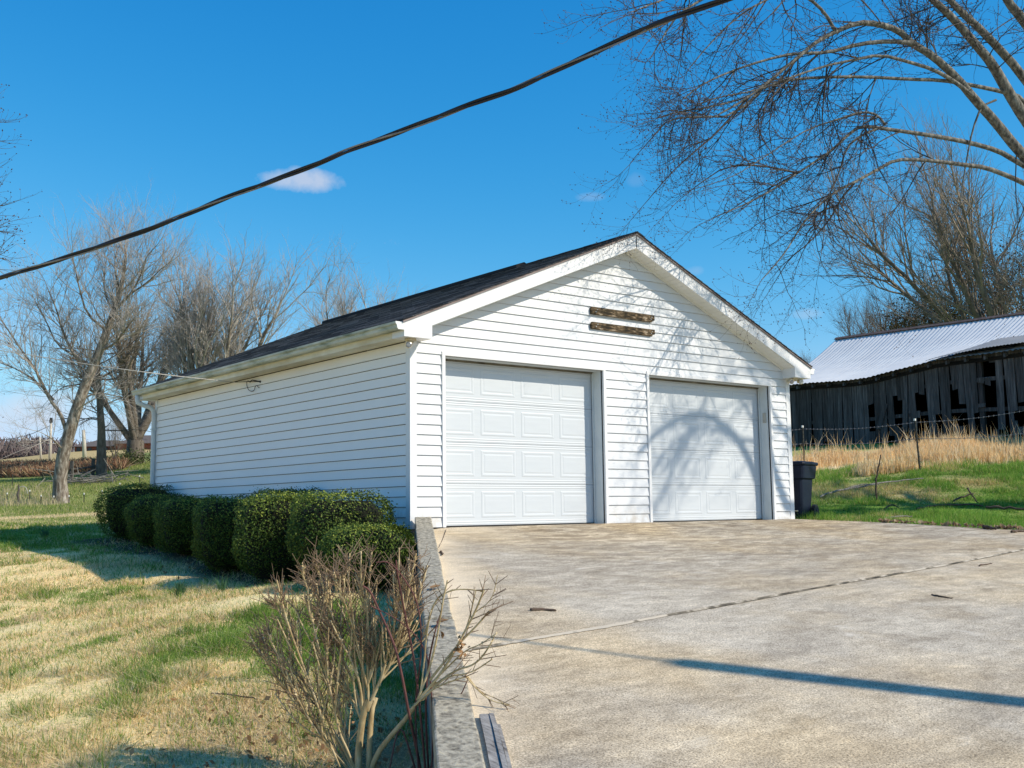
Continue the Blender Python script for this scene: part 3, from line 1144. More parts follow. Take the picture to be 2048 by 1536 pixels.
def build_garage_roof():
    W = WALL_W
    xo = .266
    y0, y1 = -.272, LEN + .272
    # rake boards
    for sx in (-1, 1):
        for yy, th in ((y0, .02), (y1 - .02, .02)):
            a, b = HALF + sx * .004, HALF + sx * (HALF + xo)
            p = [(a, yy, rake_z(a)), (b, yy, rake_z(b) + .015), (b, yy, rake_z(b) + .188), (a, yy, rake_z(a) + .188)]
            if sx < 0:
                p = p[::-1]
            MB().prism(p, (0, th, 0)).build('rake_fascia', M['trim'], G)
        # the boxed return at the foot of the rake
        for ya, yb in ((y0 - .001, -.001), (LEN + .001, y1 + .001)):
            xe, xi = HALF + sx * (HALF + xo + .001), HALF + sx * (HALF - .14)
            p = [(xe, ya, 2.296), (xi, ya, 2.296), (xi, ya, rake_z(xi) + .01), (xe, ya, rake_z(xe) + .13)]
            if sx < 0:
                p = p[::-1]
            MB().prism(p, (0, yb - ya, 0)).build('eave_return', M['trim'], G)
        # sloped soffit under the rake, board by board
        ux = np.array([sx / math.hypot(1, SLOPE), 0, -SLOPE / math.hypot(1, SLOPE)])
        uz = np.array([SLOPE * sx / math.hypot(1, SLOPE), 0, 1 / math.hypot(1, SLOPE)])
        total = (HALF - .14) * math.hypot(1, SLOPE)
        k = int(total / .1015)
        st = total / k
        for i in range(k):
            c = np.array([HALF, (-.252 - .004) / 2, 3.941]) + ux * (st * (i + .5)) + uz * .006
            MB().obox(c, ux * (st / 2 - .0022), np.array([0, .124, 0]), uz * .004).build('soffit_board', M['soffit'], G)
        c = np.array([HALF, (-.252 - .004) / 2, 3.941]) + ux * total / 2 + uz * .0155
        MB().obox(c, ux * total / 2, np.array([0, .124, 0]), uz * .004).build('soffit_back', M['dark_gap'], G)
        # channel where the soffit meets the siding
        c = np.array([HALF, -.028, 3.941]) + ux * (total / 2 + .02) - uz * .009
        MB().obox(c, ux * (total / 2 - .02), np.array([0, .0075, 0]), uz * .011).build('soffit_channel', M['soffit'], G)
        # level soffit, fascia and gutter along the eaves
        xa, xb = (HALF + sx * (HALF + .025)), (HALF + sx * (HALF + xo - .022))
        lo, hi = min(xa, xb), max(xa, xb)
        n = 29
        for i in range(n):
            ya = .002 + (LEN - .004) * i / n
            MB().box(lo, hi, ya + .0015, ya + LEN / n - .0015, 2.2975, 2.306).build('soffit_board', M['eave'], G)
        xf = HALF + sx * (HALF + xo)
        lo, hi = min(xf, xf - sx * .02), max(xf, xf - sx * .02)
        MB().box(lo, hi, y0 + .022, y1 - .022, 2.297, 2.462).build('eave_fascia', M['eave'], G)
        gx = [0.002, .085, .108, .110, .122, .122, .116, .104, .002]
        gz = [2.372, 2.372, 2.40, 2.43, 2.445, 2.470, 2.470, 2.462, 2.380]
        prof = [(.002, 2.374), (.082, 2.374), (.098, 2.392), (.103, 2.425), (.121, 2.444), (.123, 2.468), (.117, 2.468), (.114, 2.449), (.096, 2.43), (.090, 2.396), (.079, 2.381), (.008, 2.381), (.008, 2.466), (.002, 2.466)]
        p = [(xf + sx * a, y0 + .004, z) for a, z in prof]
        if sx > 0:
            p = p[::-1]
        g = MB().prism(p, (0, y1 - y0 - .008, 0)).build('gutter', M['gutter'], G)
        cap = [(xf + sx * a, y0, z) for a, z in prof[:6] + [(.002, 2.468)]]
        if sx > 0:
            cap = cap[::-1]
        MB().prism(cap, (0, .004, 0)).build('gutter_end_cap', M['trim'], G)
        cap2 = [(a, y1 - .004, b) for a, _, b in cap]
        MB().prism(cap2, (0, .004, 0)).build('gutter_end_cap', M['gutter'], G)
    # downspout at the far left corner: outlet, two elbows, pipe with straps
    dsx, dsy = -.062, LEN - .03
    path = [(-.33, LEN + .1, 2.375), (-.33, LEN + .1, 2.30), (-.31, LEN + .095, 2.235), (-.22, LEN + .05, 2.19), (-.12, LEN, 2.15), (-.075, dsy, 2.09), (dsx, dsy, 2.0), (dsx, dsy, 1.0), (dsx, dsy, -.1)]
    MB().tube(path, [.042] * len(path), 10).build('downspout', M['downspout'], G, smooth=True)
    for z in (1.75, .5):
        MB().box(dsx - .048, -.018, dsy - .048, dsy + .048, z - .012, z + .012).build('downspout_strap', M['downspout'], G)
    # roof deck and drip edge
    ce, se = 1 / math.hypot(1, SLOPE), SLOPE / math.hypot(1, SLOPE)
    top = 4.132
    for sx in (-1, 1):
        xe = HALF + sx * (HALF + xo + .025)
        a = (HALF, y0 - .02, top)
        b = (xe, y0 - .02, top - SLOPE * abs(xe - HALF))
        p = [a, b, (b[0], b[1], b[2] + .022), (a[0], a[1], a[2] + .024)]
        if sx < 0:
            p = p[::-1]
        MB().prism(p, (0, y1 - y0 + .04, 0)).build('roof_deck', M['drip_edge'], G)
    # shingles
    expo = .1436
    slope_len = (HALF + xo + .03) * math.hypot(1, SLOPE)
    courses = int(slope_len / expo) + 1
    yl = (y1 - y0 + .07)
    cnt = int(yl / .315)
    sw = yl / cnt
    greys = [.040, .060, .085, .115, .048, .150]
    r = random.Random(2)

    def shingle_geo(c):
        m = MB()
        L = expo + .06
        # local: x along eave, y up the slope, z out of the roof; butt end thick
        m.hexa([(.0015, 0, .006), (sw - .0015, 0, .006), (sw - .0015, L, -.001), (.0015, L, -.001), (.0015, 0, .013), (sw - .0015, 0, .013), (sw - .0015, L, .003), (.0015, L, .003)])
        return m
    protos = []
    for gk in greys:
        me = shingle_geo(gk).mesh('shingle', col=(gk * 1.02, gk, gk * 1.02))
        me.materials.append(M['shingle'])
        protos.append(me)
    base = np.vstack(shingle_geo(0).v)
    for sx in (-1, 1):
        singles, massV, massC = [], [], []
        for ci in range(courses):
            shift = (ci % 3) * .1
            for k in range(cnt + 1):
                ya = y0 - .035 + k * sw - (shift if shift else 0)
                yb = min(ya + sw, y1 + .035)
                ya = max(ya, y0 - .035)
                fx = (yb - ya) / sw
                if fx < .12:
                    continue
                s0 = slope_len - ci * expo - 0.0
                if s0 < .05:
                    continue
                g = r.choice(range(len(greys)))
                org = np.array([HALF + sx * s0 * ce, ya, top + .026 - s0 * se])
                upv = np.array([-sx * ce, 0, se])
                out = np.array([sx * se, 0, ce])
                if sx < 0 and ya < y0 + 3.0 and len(singles) < 300:
                    o = bpy.data.objects.new('shingle', protos[g])
                    COL.objects.link(o)
                    o.parent = G
                    ex = np.array([0, fx, 0]) if sx > 0 else np.array([0, -fx, 0])
                    off = np.zeros(3) if sx > 0 else np.array([0, sw * fx, 0])
                    oo = org + off
                    o.matrix_local = Matrix(((ex[0], upv[0], out[0], oo[0]), (ex[1], upv[1], out[1], oo[1]), (ex[2], upv[2], out[2], oo[2]), (0, 0, 0, 1)))
                    singles.append(o)
                else:
                    ex = np.array([0, fx, 0])
                    massV.append(org + base[:, :1] * ex + base[:, 1:2] * upv + base[:, 2:3] * out)
                    massC.append(np.full((8, 3), greys[g]))
        V = np.vstack(massV)
        n = len(massV)
        F = (np.arange(n)[:, None, None] * 8 + np.array(BOXF)[None]).reshape(-1, 4)
        me = mesh_np('roof_shingles', V, F, np.vstack(massC))
        obj('roof_shingles', me, M['shingle'], G, kind='stuff')
    # ridge: cap shingles at the front end, low vent behind
    cap = MB()
    for k in range(9):
        y = y0 - .03 + k * .28
        for sx in (-1, 1):
            a = np.array([HALF, y, top + .052 + .003 * (k % 2)])
            b = a + np.array([sx * .15, 0, -.15 * SLOPE])
            cap.hexa([a - [0, 0, .012], a + [0, .3, -.012], b + [0, .3, -.012], b - [0, 0, .012], a, a + [0, .3, 0], b + [0, .3, 0], b] if sx < 0 else
                     [b - [0, 0, .012], b + [0, .3, -.012], a + [0, .3, -.012], a - [0, 0, .012], b, b + [0, .3, 0], a + [0, .3, 0], a])
    me = cap.mesh('ridge_cap', col=(.034, .033, .035))
    obj('ridge_cap', me, M['shingle'], G)
    v = MB()
    v.prism([(HALF - .17, 2.3, top - .025), (HALF + .17, 2.3, top - .025), (HALF + .16, 2.3, top + .025), (HALF, 2.3, top + .085), (HALF - .16, 2.3, top + .025)][::-1], (0, y1 - 2.3, 0))
    obj('ridge_vent', v.mesh('ridge_vent', col=(.03, .03, .032)), M['shingle'], G)
    MB().box(HALF - .006, HALF + .006, y0 - .004, y0 + .002, 3.945, 4.118).build('peak_joint', M['dark_gap'], G)


build_garage_roof()
MB().box(D2[1] - .0245, D2[1] - .0065, .055, .115, 1.56, 1.72).build('keypad', M['keypad'], G, bevel=.004)


def wooden_board(z0, z1, label, name='wooden_board'):
    o = thing(name, (2.995, -.02, z0), label, 'wooden board', 'weathered boards on the garage gable')
    h = z1 - z0
    L = 1.275
    m = MB()
    m.prism([(0, 0, 0), (L - .06, 0, -.004), (L - .05, 0, .022), (L, 0, .026), (L, 0, h), (.02, 0, h), (0, 0, h - .03)][::-1], (0, -.035, 0))
    m.build('plank', M['board'], o, bevel=.006)
    m2 = MB()
    for x, z in ((.09, h * .35), (.12, h * .68), (L - .08, h * .38), (L - .06, h * .66)):
        m2.tube([(x, -.035, z), (x, -.0395, z)], [.009, .007], 8)
    m2.build('screw', M['steel'], o)


wooden_board(2.935, 3.043, 'upper of the two weathered dark boards screwed to the white gable')
wooden_board(2.727, 2.826, 'lower of the two weathered boards on the gable, paler and more peeled')


def security_light(loc, heads, label):
    o = thing('security_light', loc, label, 'light', 'security lights under the garage eaves')
    m = MB()
    m.box(-.055, .055, -.05, .05, -.03, .0)
    m.box(-.03, .03, -.035, .035, -.05, -.029)
    m.build('mount', M['lamp_body'], o, bevel=.006)
    for (hx, hy, hz), d, lens in heads:
        d = np.array(d, float)
        d /= np.linalg.norm(d)
        h = np.array([hx, hy, hz])
        MB().tube([(0, 0, -.04), tuple(h * .6), tuple(h - d * .04)], [.011, .010, .012], 8).build('arm', M['lamp_body'], o, smooth=True)
        k = MB().tube([h - d * .055, h - d * .04, h + d * .03, h + d * .05], [.018, .032, .036, .042], 14).build('lamp_head', M['lamp_body'], o)
        MB().tube([h + d * .0505, h + d * .054], [.036, .030], 14).build('lens', M[lens], k)


security_light((-.09, -.14, 2.296), [((-.045, -.02, -.085), (-.45, -.85, -.05), 'lens')], 'single small camera lamp under the left eave return of the garage')
security_light((7.40, -.14, 2.296), [((-.13, -.03, -.062), (-.3, -.9, -.2), 'lens'), ((.15, -.01, -.045), (-.35, -.9, -.2), 'lens_white')], 'twin head flood light under the right eave return of the garage')


# ------------------------------------------------------------------ cables and pole
def smooth_line(p, it=2):
    p = np.asarray(p, float)
    for _ in range(it):
        q = [p[0]]
        for a, b in zip(p[:-1], p[1:]):
            q += [a * .75 + b * .25, a * .25 + b * .75]
        q.append(p[-1])
        p = np.array(q)
    return p


POLE_TOP = np.array([-2.0, -6.24, -.79]) - SUN * 13.0


def build_pole():
    b = POLE_TOP.copy()
    gz = float(ground_z(b[0], b[1])) - .3
    o = thing('utility_pole', (b[0], b[1], gz), 'tall round wooden utility pole whose shadow crosses the driveway', 'pole')
    h = b[2] - gz
    MB().tube([(0, 0, 0), (0, 0, h * .5), (0, 0, h - .02), (0, 0, h)], [.15, .13, .115, .10], 14).build('shaft', M['pole'], o, smooth=True)
    MB().tube([(0, 0, h - .35), (-.1, .17, h - .35)], [.02, .02], 8).build('cable_clamp', M['steel'], o)


build_pole()


def build_service_cable():
    pts = [(0, 555), (65, 536), (130, 516), (250, 476), (350, 438), (450, 396), (560, 357), (640, 325), (700, 299), (800, 264), (870, 236), (960, 202), (1040, 174), (1130, 131), (1220, 91), (1300, 52), (1380, 24), (1445, 0)]
    line = [at(-700, 740, 13.5), at(-300, 640, 11.3)] + [at(x, y, 10 - 2.5 * x / 1445) for x, y in pts]
    end = POLE_TOP + np.array([-.1, .17, -.35])
    a = line[-1]
    line += [a + (end - a) * t + np.array([0, 0, -.45 * math.sin(math.pi * t)]) for t in (.25, .5, .75, 1)]
    p = resample3(smooth_line(line), 420)
    o = thing('service_cable', (0, 0, 0), 'thick black twisted power cable sagging across the sky', 'cable')
    _, u, v = frames(p)
    s = np.concatenate([[0], np.cumsum(np.linalg.norm(np.diff(p, axis=0), axis=1))])
    for k, (mat, rad) in enumerate((('cable', .0115), ('cable', .0115), ('cable_bare', .0075))):
        ang = s / .95 * 2 * math.pi * .55 + k * 2.1
        off = .0125 if k < 2 else .014
        q = p + off * (np.cos(ang)[:, None] * u + np.sin(ang)[:, None] * v)
        vv, ff = tube_arrays(q, rad, 7)
        obj('strand', mesh_np('strand', vv, ff, None, True), M[mat], o)


build_service_cable()


def build_phone_cable():
    hook = np.array([-.02, 4.16, 2.20])
    tie = np.array([-.06, 4.50, 2.235])
    slack = [at(-260, 668, 17), at(0, 700, 15.9), at(170, 728, 15.2), at(330, 750, 15.0), np.array([-.10, 4.9, 2.262])]
    o = thing('drop_cable', (0, 0, 0), 'thin pale drop cable tied to the hook on the side wall', 'cable')
    p = smooth_line(slack)
    vv, ff = tube_arrays(p, .0062, 6)
    obj('wire', mesh_np('wire', vv, ff, None, True), M['white_cable'], o)
    m = MB()
    m.tube([slack[-1], tie, hook], [.005, .006, .005], 6)
    m.tube([tie + [0, .02, .012], tie + [0, -.06, -.012], tie + [0, -.14, .01], tie + [0, -.24, -.012], hook], [.007, .011, .008, .010, .007], 6)
    m.build('clamp', M['cable'], o)
    t = [tie + [.0, .06, 0], tie + [.01, .075, -.07], tie + [.02, .03, -.13], tie + [.02, -.08, -.165], tie + [.02, -.18, -.15], tie + [.02, -.2, -.09], tie + [.02, -.26, -.085], tie + [.02, -.34, -.13]]
    MB().tube(smooth_line(t), .0055, 6).build('tail', M['cable'], o, smooth=True)
    k = thing('wall_hook', tuple(hook), 'small dark screw hook in the upper side wall holding the drop cable', 'hook')
    MB().tube([(.022, 0, 0), (-.03, 0, 0), (-.05, .01, .005)], [.008, .008, .006], 8).build('shank', M['rubber'], k)
    MB().tube([(-.0, 0, 0), (-.006, 0, 0)], [.018, .018], 10).build('plate', M['rubber'], k)


build_phone_cable()


# ------------------------------------------------------------------ wheeled bin
def build_bin():
    g = (7.99, .41)
    z = float(drive_z(*g)) * 0 - .045
    o = thing('wheeled_bin', (g[0], g[1], z), 'dark blue black wheeled trash bin beside the right wall of the garage', 'trash bin', rz=math.radians(-72))

    def shell(levels):
        m = MB()
        rings = []
        for zz, hx, hy, r in levels:
            ring = []
            for cx, cy, a0 in ((1, 1, 0), (-1, 1, 90), (-1, -1, 180), (1, -1, 270)):
                for t in (0, 30, 60, 90):
                    a = math.radians(a0 + t)
                    ring.append((cx * (hx - r) + r * math.cos(a), cy * (hy - r) + r * math.sin(a), zz))
            rings.append(ring)
        n = 16
        f = [[k * n + j, k * n + (j + 1) % n, (k + 1) * n + (j + 1) % n, (k + 1) * n + j] for k in range(len(rings) - 1) for j in range(n)]
        f.append(list(range(n))[::-1])
        f.append([(len(rings) - 1) * n + j for j in range(n)])
        m.add([p for r_ in rings for p in r_], f)
        return m
    shell([(.06, .20, .22, .05), (.12, .225, .245, .06), (.66, .262, .30, .07), (.70, .262, .30, .07)]).build('body', M['bin'], o, smooth=False, bevel=.006)
    shell([(.70, .264, .302, .07), (.715, .30, .345, .07), (.90, .318, .365, .07), (.93, .318, .365, .07)]).build('collar', M['bin'], o, bevel=.006)
    lid = shell([(.932, .335, .385, .06), (.955, .345, .395, .06), (.985, .34, .39, .07), (1.0, .28, .33, .08)]).build('lid', M['bin'], o, bevel=.004)
    MB().tube([(-.22, .41, .94), (-.22, .45, .965), (.22, .45, .965), (.22, .41, .94)], .014, 8).build('handle', M['bin'], o)
    for sx in (-1, 1):
        w = MB().tube([(sx * .24, .27, .14), (sx * .245, .27, .14), (sx * .305, .27, .14), (sx * .31, .27, .14)], [.115, .135, .135, .115], 20).build('wheel', M['rubber'], o)
        MB().tube([(sx * .3105, .27, .14), (sx * .318, .27, .14)], [.06, .05], 14).build('hub', M['bin'], w)
    MB().tube([(-.30, .27, .14), (.30, .27, .14)], .012, 8).build('axle', M['steel'], o)
    MB().tube([(-.17, -.262, .17), (.17, -.262, .17)], .014, 8).build('lift_bar', M['steel'], o)
    MB().box(-.2, .2, -.25, -.20, .02, .09).build('foot', M['bin'], o)


build_bin()


# ------------------------------------------------------------------ trees
def unit(v):
    return v / (np.linalg.norm(v) + 1e-9)


class Tree:
    """collects limbs (connected tubes) and twigs (separate prisms)"""

    def __init__(self, seed):
        self.r = random.Random(seed)
        self.limbs, self.twigs, self.tips = [], [], []

    def rv(self):
        return np.array([self.r.gauss(0, 1), self.r.gauss(0, 1), self.r.gauss(0, 1)])

    def limb(self, pts, r0, r1):
        pts = np.asarray(pts, float)
        n = len(pts)
        rad = r0 + (r1 - r0) * np.linspace(0, 1, n) ** .8
        self.limbs.append((pts, rad))
        return pts, rad

    def grow(self, p, d, L, r, lvl, P):
        """P: dict of per-level lists"""
        n = P['n'][lvl]
        st = L / n
        d = unit(np.asarray(d, float))
        p = np.asarray(p, float)
        pts, rad = [p], [r]
        kids = P['kids'][lvl] if lvl < len(P['kids']) else 0
        where = sorted(self.r.uniform(P['start'][lvl], 1.0) for _ in range(kids))
        r_end = r * P['taper'][lvl]
        nxt = []
        for i in range(n):
            d = unit(d + self.rv() * P['wob'][lvl] + np.array([0, 0, P['up'][lvl]]))
            q = p + d * st
            rr = r + (r_end - r) * (i + 1) / n
            while where and where[0] <= (i + 1) / n:
                t = where.pop(0) * n - i
                nxt.append((p + (q - p) * t, d.copy(), rr))
            p = q
            pts.append(p)
            rad.append(rr)
        if lvl <= P['limb_levels']:
            self.limbs.append((np.array(pts), np.array(rad)))
        else:
            for a, b, ra, rb in zip(pts[:-1], pts[1:], rad[:-1], rad[1:]):
                self.twigs.append((*a, *b, ra, rb))
        if lvl + 1 < len(P['n']):
            for q, dd, rr in nxt:
                ang = math.radians(self.r.uniform(*P['ang'][lvl]))
                s = unit(np.cross(dd, self.rv()))
                nd = dd * math.cos(ang) + s * math.sin(ang)
                nd = nd + np.array([0, 0, P['lift'][lvl]])
                ln = P['len'][lvl + 1] * self.r.uniform(.6, 1.25)
                self.grow(q, nd, ln, min(rr * .75, P['rad'][lvl + 1] * self.r.uniform(.75, 1.2)), lvl + 1, P)
            if P.get('fork', True) and lvl < len(P['n']) - 1:
                self.grow(p, d, P['len'][lvl + 1] * .9, r_end, lvl + 1, P)
        else:
            self.tips.append((p, d))

    def trunk_arrays(self, sides=8, lo=0.0):
        return join([tube_arrays(a, b, sides if b[0] > .04 else 5) for a, b in self.limbs])

    def twig_arrays(self):
        return segs_arrays(np.array(self.twigs), 3)


def tetra_buds(P, size, seed):
    """little four-faced buds at points P"""
    rg = np.random.default_rng(seed)
    P = np.asarray(P, float)
    n = len(P)
    a = rg.normal(size=(n, 3))
    a /= np.linalg.norm(a, axis=1)[:, None]
    b = np.cross(a, rg.normal(size=(n, 3)))
    b /= np.linalg.norm(b, axis=1)[:, None]
    c = np.cross(a, b)
    s = (size * rg.uniform(.6, 1.3, n))[:, None]
    V = np.stack([P - a * s, P + b * s * .55, P - b * s * .28 + c * s * .5, P - b * s * .28 - c * s * .5, P + a * s], 1)
    F = np.array([[0, 1, 2], [0, 2, 3], [0, 3, 1], [4, 2, 1], [4, 3, 2], [4, 1, 3]])
    return V.reshape(-1, 3), (np.arange(n)[:, None, None] * 5 + F[None]).reshape(-1, 3)


def emit_tree(name, t, base, label, bark, twig, group=None, cat='tree', split=None):
    base = np.asarray(base, float)
    o = thing(name, base, label, cat, group)
    trunk = [l for l in t.limbs if l[1][0] > (split or 1e9)]
    rest = [l for l in t.limbs if l[1][0] <= (split or 1e9)]
    if not trunk:
        trunk, rest = t.limbs[:1], t.limbs[1:]
    v, f = join([tube_arrays(a, b, 10) for a, b in trunk])
    obj('trunk', mesh_np('trunk', v - base, f, None, True), M[bark], o)
    parts = [tube_arrays(a, b, 5) for a, b in rest]
    if t.twigs:
        parts.append(t.twig_arrays())
    if parts:
        v, f = join(parts)
        obj('crown', mesh_np('crown', v - base, f, None, True), M[twig], o)
    return o


def px_line(pts, depth):
    if callable(depth):
        return np.array([at(x, y, depth(x)) for x, y in pts])
    return np.array([at(x, y, depth) for x, y in pts])


def to_px(p):
    d = np.asarray(p) - CAM
    w = d @ FW
    return 1024 + FOC * (d @ RT) / w, 768 - FOC * (d @ UP) / w


# ---- the big maple whose limbs hang in front of the barn
def build_maple():
    t = Tree(21)
    r = t.r
    base = np.array([15.4, -2.7, float(ground_z(15.4, -2.7)) - .1])
    fork = base + np.array([-.15, .25, 3.3])
    dep = lambda x: 15.0 + (x - 1260) / 1000 * 3.5
    trunk = [base, base + [0, .03, .25], base + [-.04, .08, 1.2], base + [-.1, .16, 2.3], fork]
    t.limbs.append((np.array(trunk), np.array([.50, .40, .34, .33, .32])))
    stem2 = [base + [.5, -.3, -.1], base + [.55, -.33, .3], base + [.5, -.2, 1.6], base + [.35, .0, 2.7], fork + [.1, .05, .1]]
    t.limbs.append((np.array(stem2), np.array([.40, .33, .29, .26, .24])))
    Z = lambda L: [(1200 + x * .4167, y * .4167) for x, y in L]
    hubs = px_line([(2210, 430)], dep(2210))[0]
    L = []
    # (zoomed outline points, start radius, end radius)
    L.append((Z([(2250, 1000), (2120, 830), (2010, 720), (1900, 580), (1800, 470), (1720, 370), (1600, 260), (1510, 210), (1440, 140), (1330, 110), (1240, 105), (1130, 150), (1040, 200), (980, 250), (850, 360), (700, 480), (560, 560)]), .115, .012, 0))
    L.append((Z([(2300, 1000), (2150, 720), (2035, 560), (1960, 440), (1880, 300), (1820, 230), (1700, 90), (1600, 0), (1480, -110), (1300, -220), (1100, -260)]), .14, .03, 0))
    L.append((Z([(2350, 900), (2200, 600), (2035, 350), (1850, 150), (1730, 50), (1670, 0), (1550, -130), (1450, -330)]), .11, .03, 0))
    L.append((Z([(2380, 850), (2250, 400), (2035, 100), (1950, 0), (1850, -200), (1800, -450)]), .13, .04, 0))
    L.append((Z([(2150, 640), (2030, 470), (1940, 440), (1780, 405), (1640, 380), (1500, 375), (1280, 360), (1050, 360), (900, 375), (820, 400), (700, 460), (560, 500), (370, 530), (280, 560)]), .05, .007, 0))
    L.append((Z([(1800, 470), (1700, 390), (1600, 335), (1480, 300), (1340, 265), (1200, 295), (1080, 320), (900, 380), (750, 440), (560, 470), (420, 520)]), .045, .006, 0))
    L.append((Z([(2230, 930), (2100, 830), (2000, 770), (1920, 720), (1790, 680), (1650, 650), (1500, 625), (1370, 605), (1270, 590), (1200, 640), (1130, 710), (1070, 750), (950, 830), (830, 910), (700, 980), (560, 1040)]), .062, .007, 0))
    L.append((Z([(2220, 1010), (2080, 900), (1980, 850), (1850, 800), (1760, 790), (1650, 775), (1540, 765), (1420, 765), (1340, 810), (1230, 870), (1130, 920), (1050, 980), (960, 1080), (900, 1180), (850, 1250), (760, 1350)]), .056, .007, 0))
    L.append((Z([(1220, 880), (1150, 960), (1100, 1060), (1000, 1170), (920, 1230), (860, 1330)]), .018, .005, 1))
    L.append((Z([(1140, 990), (1150, 1080), (1200, 1150), (1200, 1220), (1230, 1310), (1290, 1390)]), .011, .004, 1))
    L.append((Z([(1350, 610), (1250, 650), (1180, 710), (1150, 830), (1090, 960), (1080, 1100), (1060, 1250)]), .024, .004, 1))
    L.append((Z([(1370, 600), (1330, 550), (1260, 535), (1150, 570), (1000, 620), (900, 680), (780, 760), (640, 850), (480, 900)]), .022, .005, 1))
    L.append((Z([(1510, 210), (1400, 195), (1250, 205), (1100, 245), (950, 240), (800, 270), (620, 330), (480, 400), (400, 470)]), .05, .006, 0))
    L.append((Z([(1130, 150), (1080, 60), (1000, -10), (900, -40), (760, 20), (640, 100), (520, 220), (420, 340)]), .035, .006, 0))
    L.append((Z([(1300, -220), (1000, -200), (760, -120), (520, -30), (380, 60), (300, 180), (240, 290)]), .045, .006, 0))
    L.append((Z([(1480, -110), (1200, -120), (900, -90), (600, -110), (380, -40), (220, 30), (140, 80)]), .045, .006, 0))
    L.append((Z([(1040, 200), (900, 330), (760, 520), (760, 640), (840, 760), (860, 790)]), .016, .005, 1))
    L.append((Z([(850, 360), (640, 560), (480, 560), (330, 570), (260, 650), (180, 740)]), .022, .005, 1))
    L.append((Z([(700, 480), (560, 640), (440, 740), (340, 830), (230, 960)]), .02, .005, 1))
    L.append((Z([(950, 830), (760, 790), (600, 800), (480, 880), (380, 960)]), .018, .005, 1))
    L.append((Z([(1090, 320), (1080, 430), (1065, 560), (1070, 660), (1100, 740)]), .016, .006, 2))
    L.append((Z([(1900, 480), (1830, 510), (1790, 620), (1765, 760), (1745, 900), (1740, 990), (1690, 1040)]), .022, .004, 2))
    L.append((Z([(2000, 700), (1990, 900), (2010, 1080), (2000, 1250)]), .014, .004, 2))
    L.append((Z([(1650, 775), (1560, 820), (1480, 830), (1400, 850), (1360, 850)]), .010, .003, 2))
    main = []
    for pts, a, b, kind in L:
        p = smooth_line(px_line(pts, dep), 1)
        # gentle depth wander so the limbs part from one another
        p = p + (FW * .5)[None] * np.sin(np.linspace(0, 3, len(p)) + r.uniform(0, 6))[:, None] * r.uniform(-.8, .8) * (np.linspace(0, 1, len(p)) if kind == 0 else 0.3 * np.linspace(0, 1, len(p)))[:, None]
        pp, rad = t.limb(p, a * (.88 if kind == 0 else 1.0), b)
        main.append((pp, rad, kind))
    for k in range(8):
        pp = main[k][0]
        if k in (0, 1, 2, 3, 4, 6, 7):
            st = pp[0]
            t.limbs.append((smooth_line([fork - [0, 0, .25], fork * .45 + st * .55 + [0, 0, -.15], st, pp[1]], 1), np.linspace(.2 if k < 4 else .13, main[k][1][0], 10)[:len(smooth_line([fork, fork, st, pp[1]], 1))]))
    # limbs standing nearer the sun than the picture shows: they throw the arching shadows on the right door
    dz = np.array([0, 0, 0])

    def cast(pts, tt):
        out = []
        for (px, py), q in zip(pts, tt):
            d = RT * (px - 1024) + UP * (768 - py) + FW * FOC
            s = (DOOR_Y - CAM[1]) / d[1]
            out.append(CAM + d * s - SUN * q)
        return out
    arcs = [
        ([(1548, 1060), (1525, 1000), (1506, 938), (1480, 885), (1450, 852), (1403, 824), (1360, 836), (1296, 878), (1240, 935)], np.linspace(9.2, 10.4, 9), .085, .03),
        ([(1600, 1060), (1588, 1020), (1549, 913), (1506, 840), (1467, 775), (1450, 698)], np.linspace(9.2, 11, 6), .055, .02),
        ([(1480, 885), (1440, 860), (1400, 850), (1350, 880), (1310, 930)], np.linspace(9.9, 10.6, 5), .04, .012),
        ([(1610, 960), (1595, 930), (1570, 874), (1536, 805), (1490, 772), (1455, 762), (1400, 785)], np.linspace(9.0, 10.6, 7), .045, .015)]
    for pts, tt, a, b in arcs:
        p = np.array(cast(pts, tt))
        tail = [fork + (p[0] - fork) * .5 + [0, 0, .3]]
        p = smooth_line(np.vstack([[fork], tail, p]), 2)
        pp, rad = t.limb(p, a * 1.15, b)
        main.append((pp, rad, 3))
    side = []
    for k, (az, el, ln) in enumerate([(280, 55, 6.5), (330, 48, 6), (15, 50, 6), (50, 45, 6), (255, 42, 5.5), (305, 66, 7)]):
        a, e = math.radians(az), math.radians(el)
        d = np.array([math.cos(a) * math.cos(e), math.sin(a) * math.cos(e), math.sin(e)])
        pts = [fork]
        for i in range(8):
            d = unit(d + t.rv() * .12 + np.array([0, 0, -.02 * i]))
            pts.append(pts[-1] + d * ln / 8)
        pp, rad = t.limb(smooth_line(pts, 1), .12, .03)
        side.append((pp, rad, 4))
    P = dict(n=[7, 5, 3], kids=[6, 4, 0], start=[.12, .15, 0], taper=[.4, .55, .7], wob=[.10, .15, .2], up=[-.04, .03, .12], ang=[(25, 60), (25, 65), (0, 1)],
             lift=[-.05, .05, 0], len=[1.2, .50, .20], rad=[.0125, .0080, .0066], limb_levels=-1, fork=True)
    buds = []
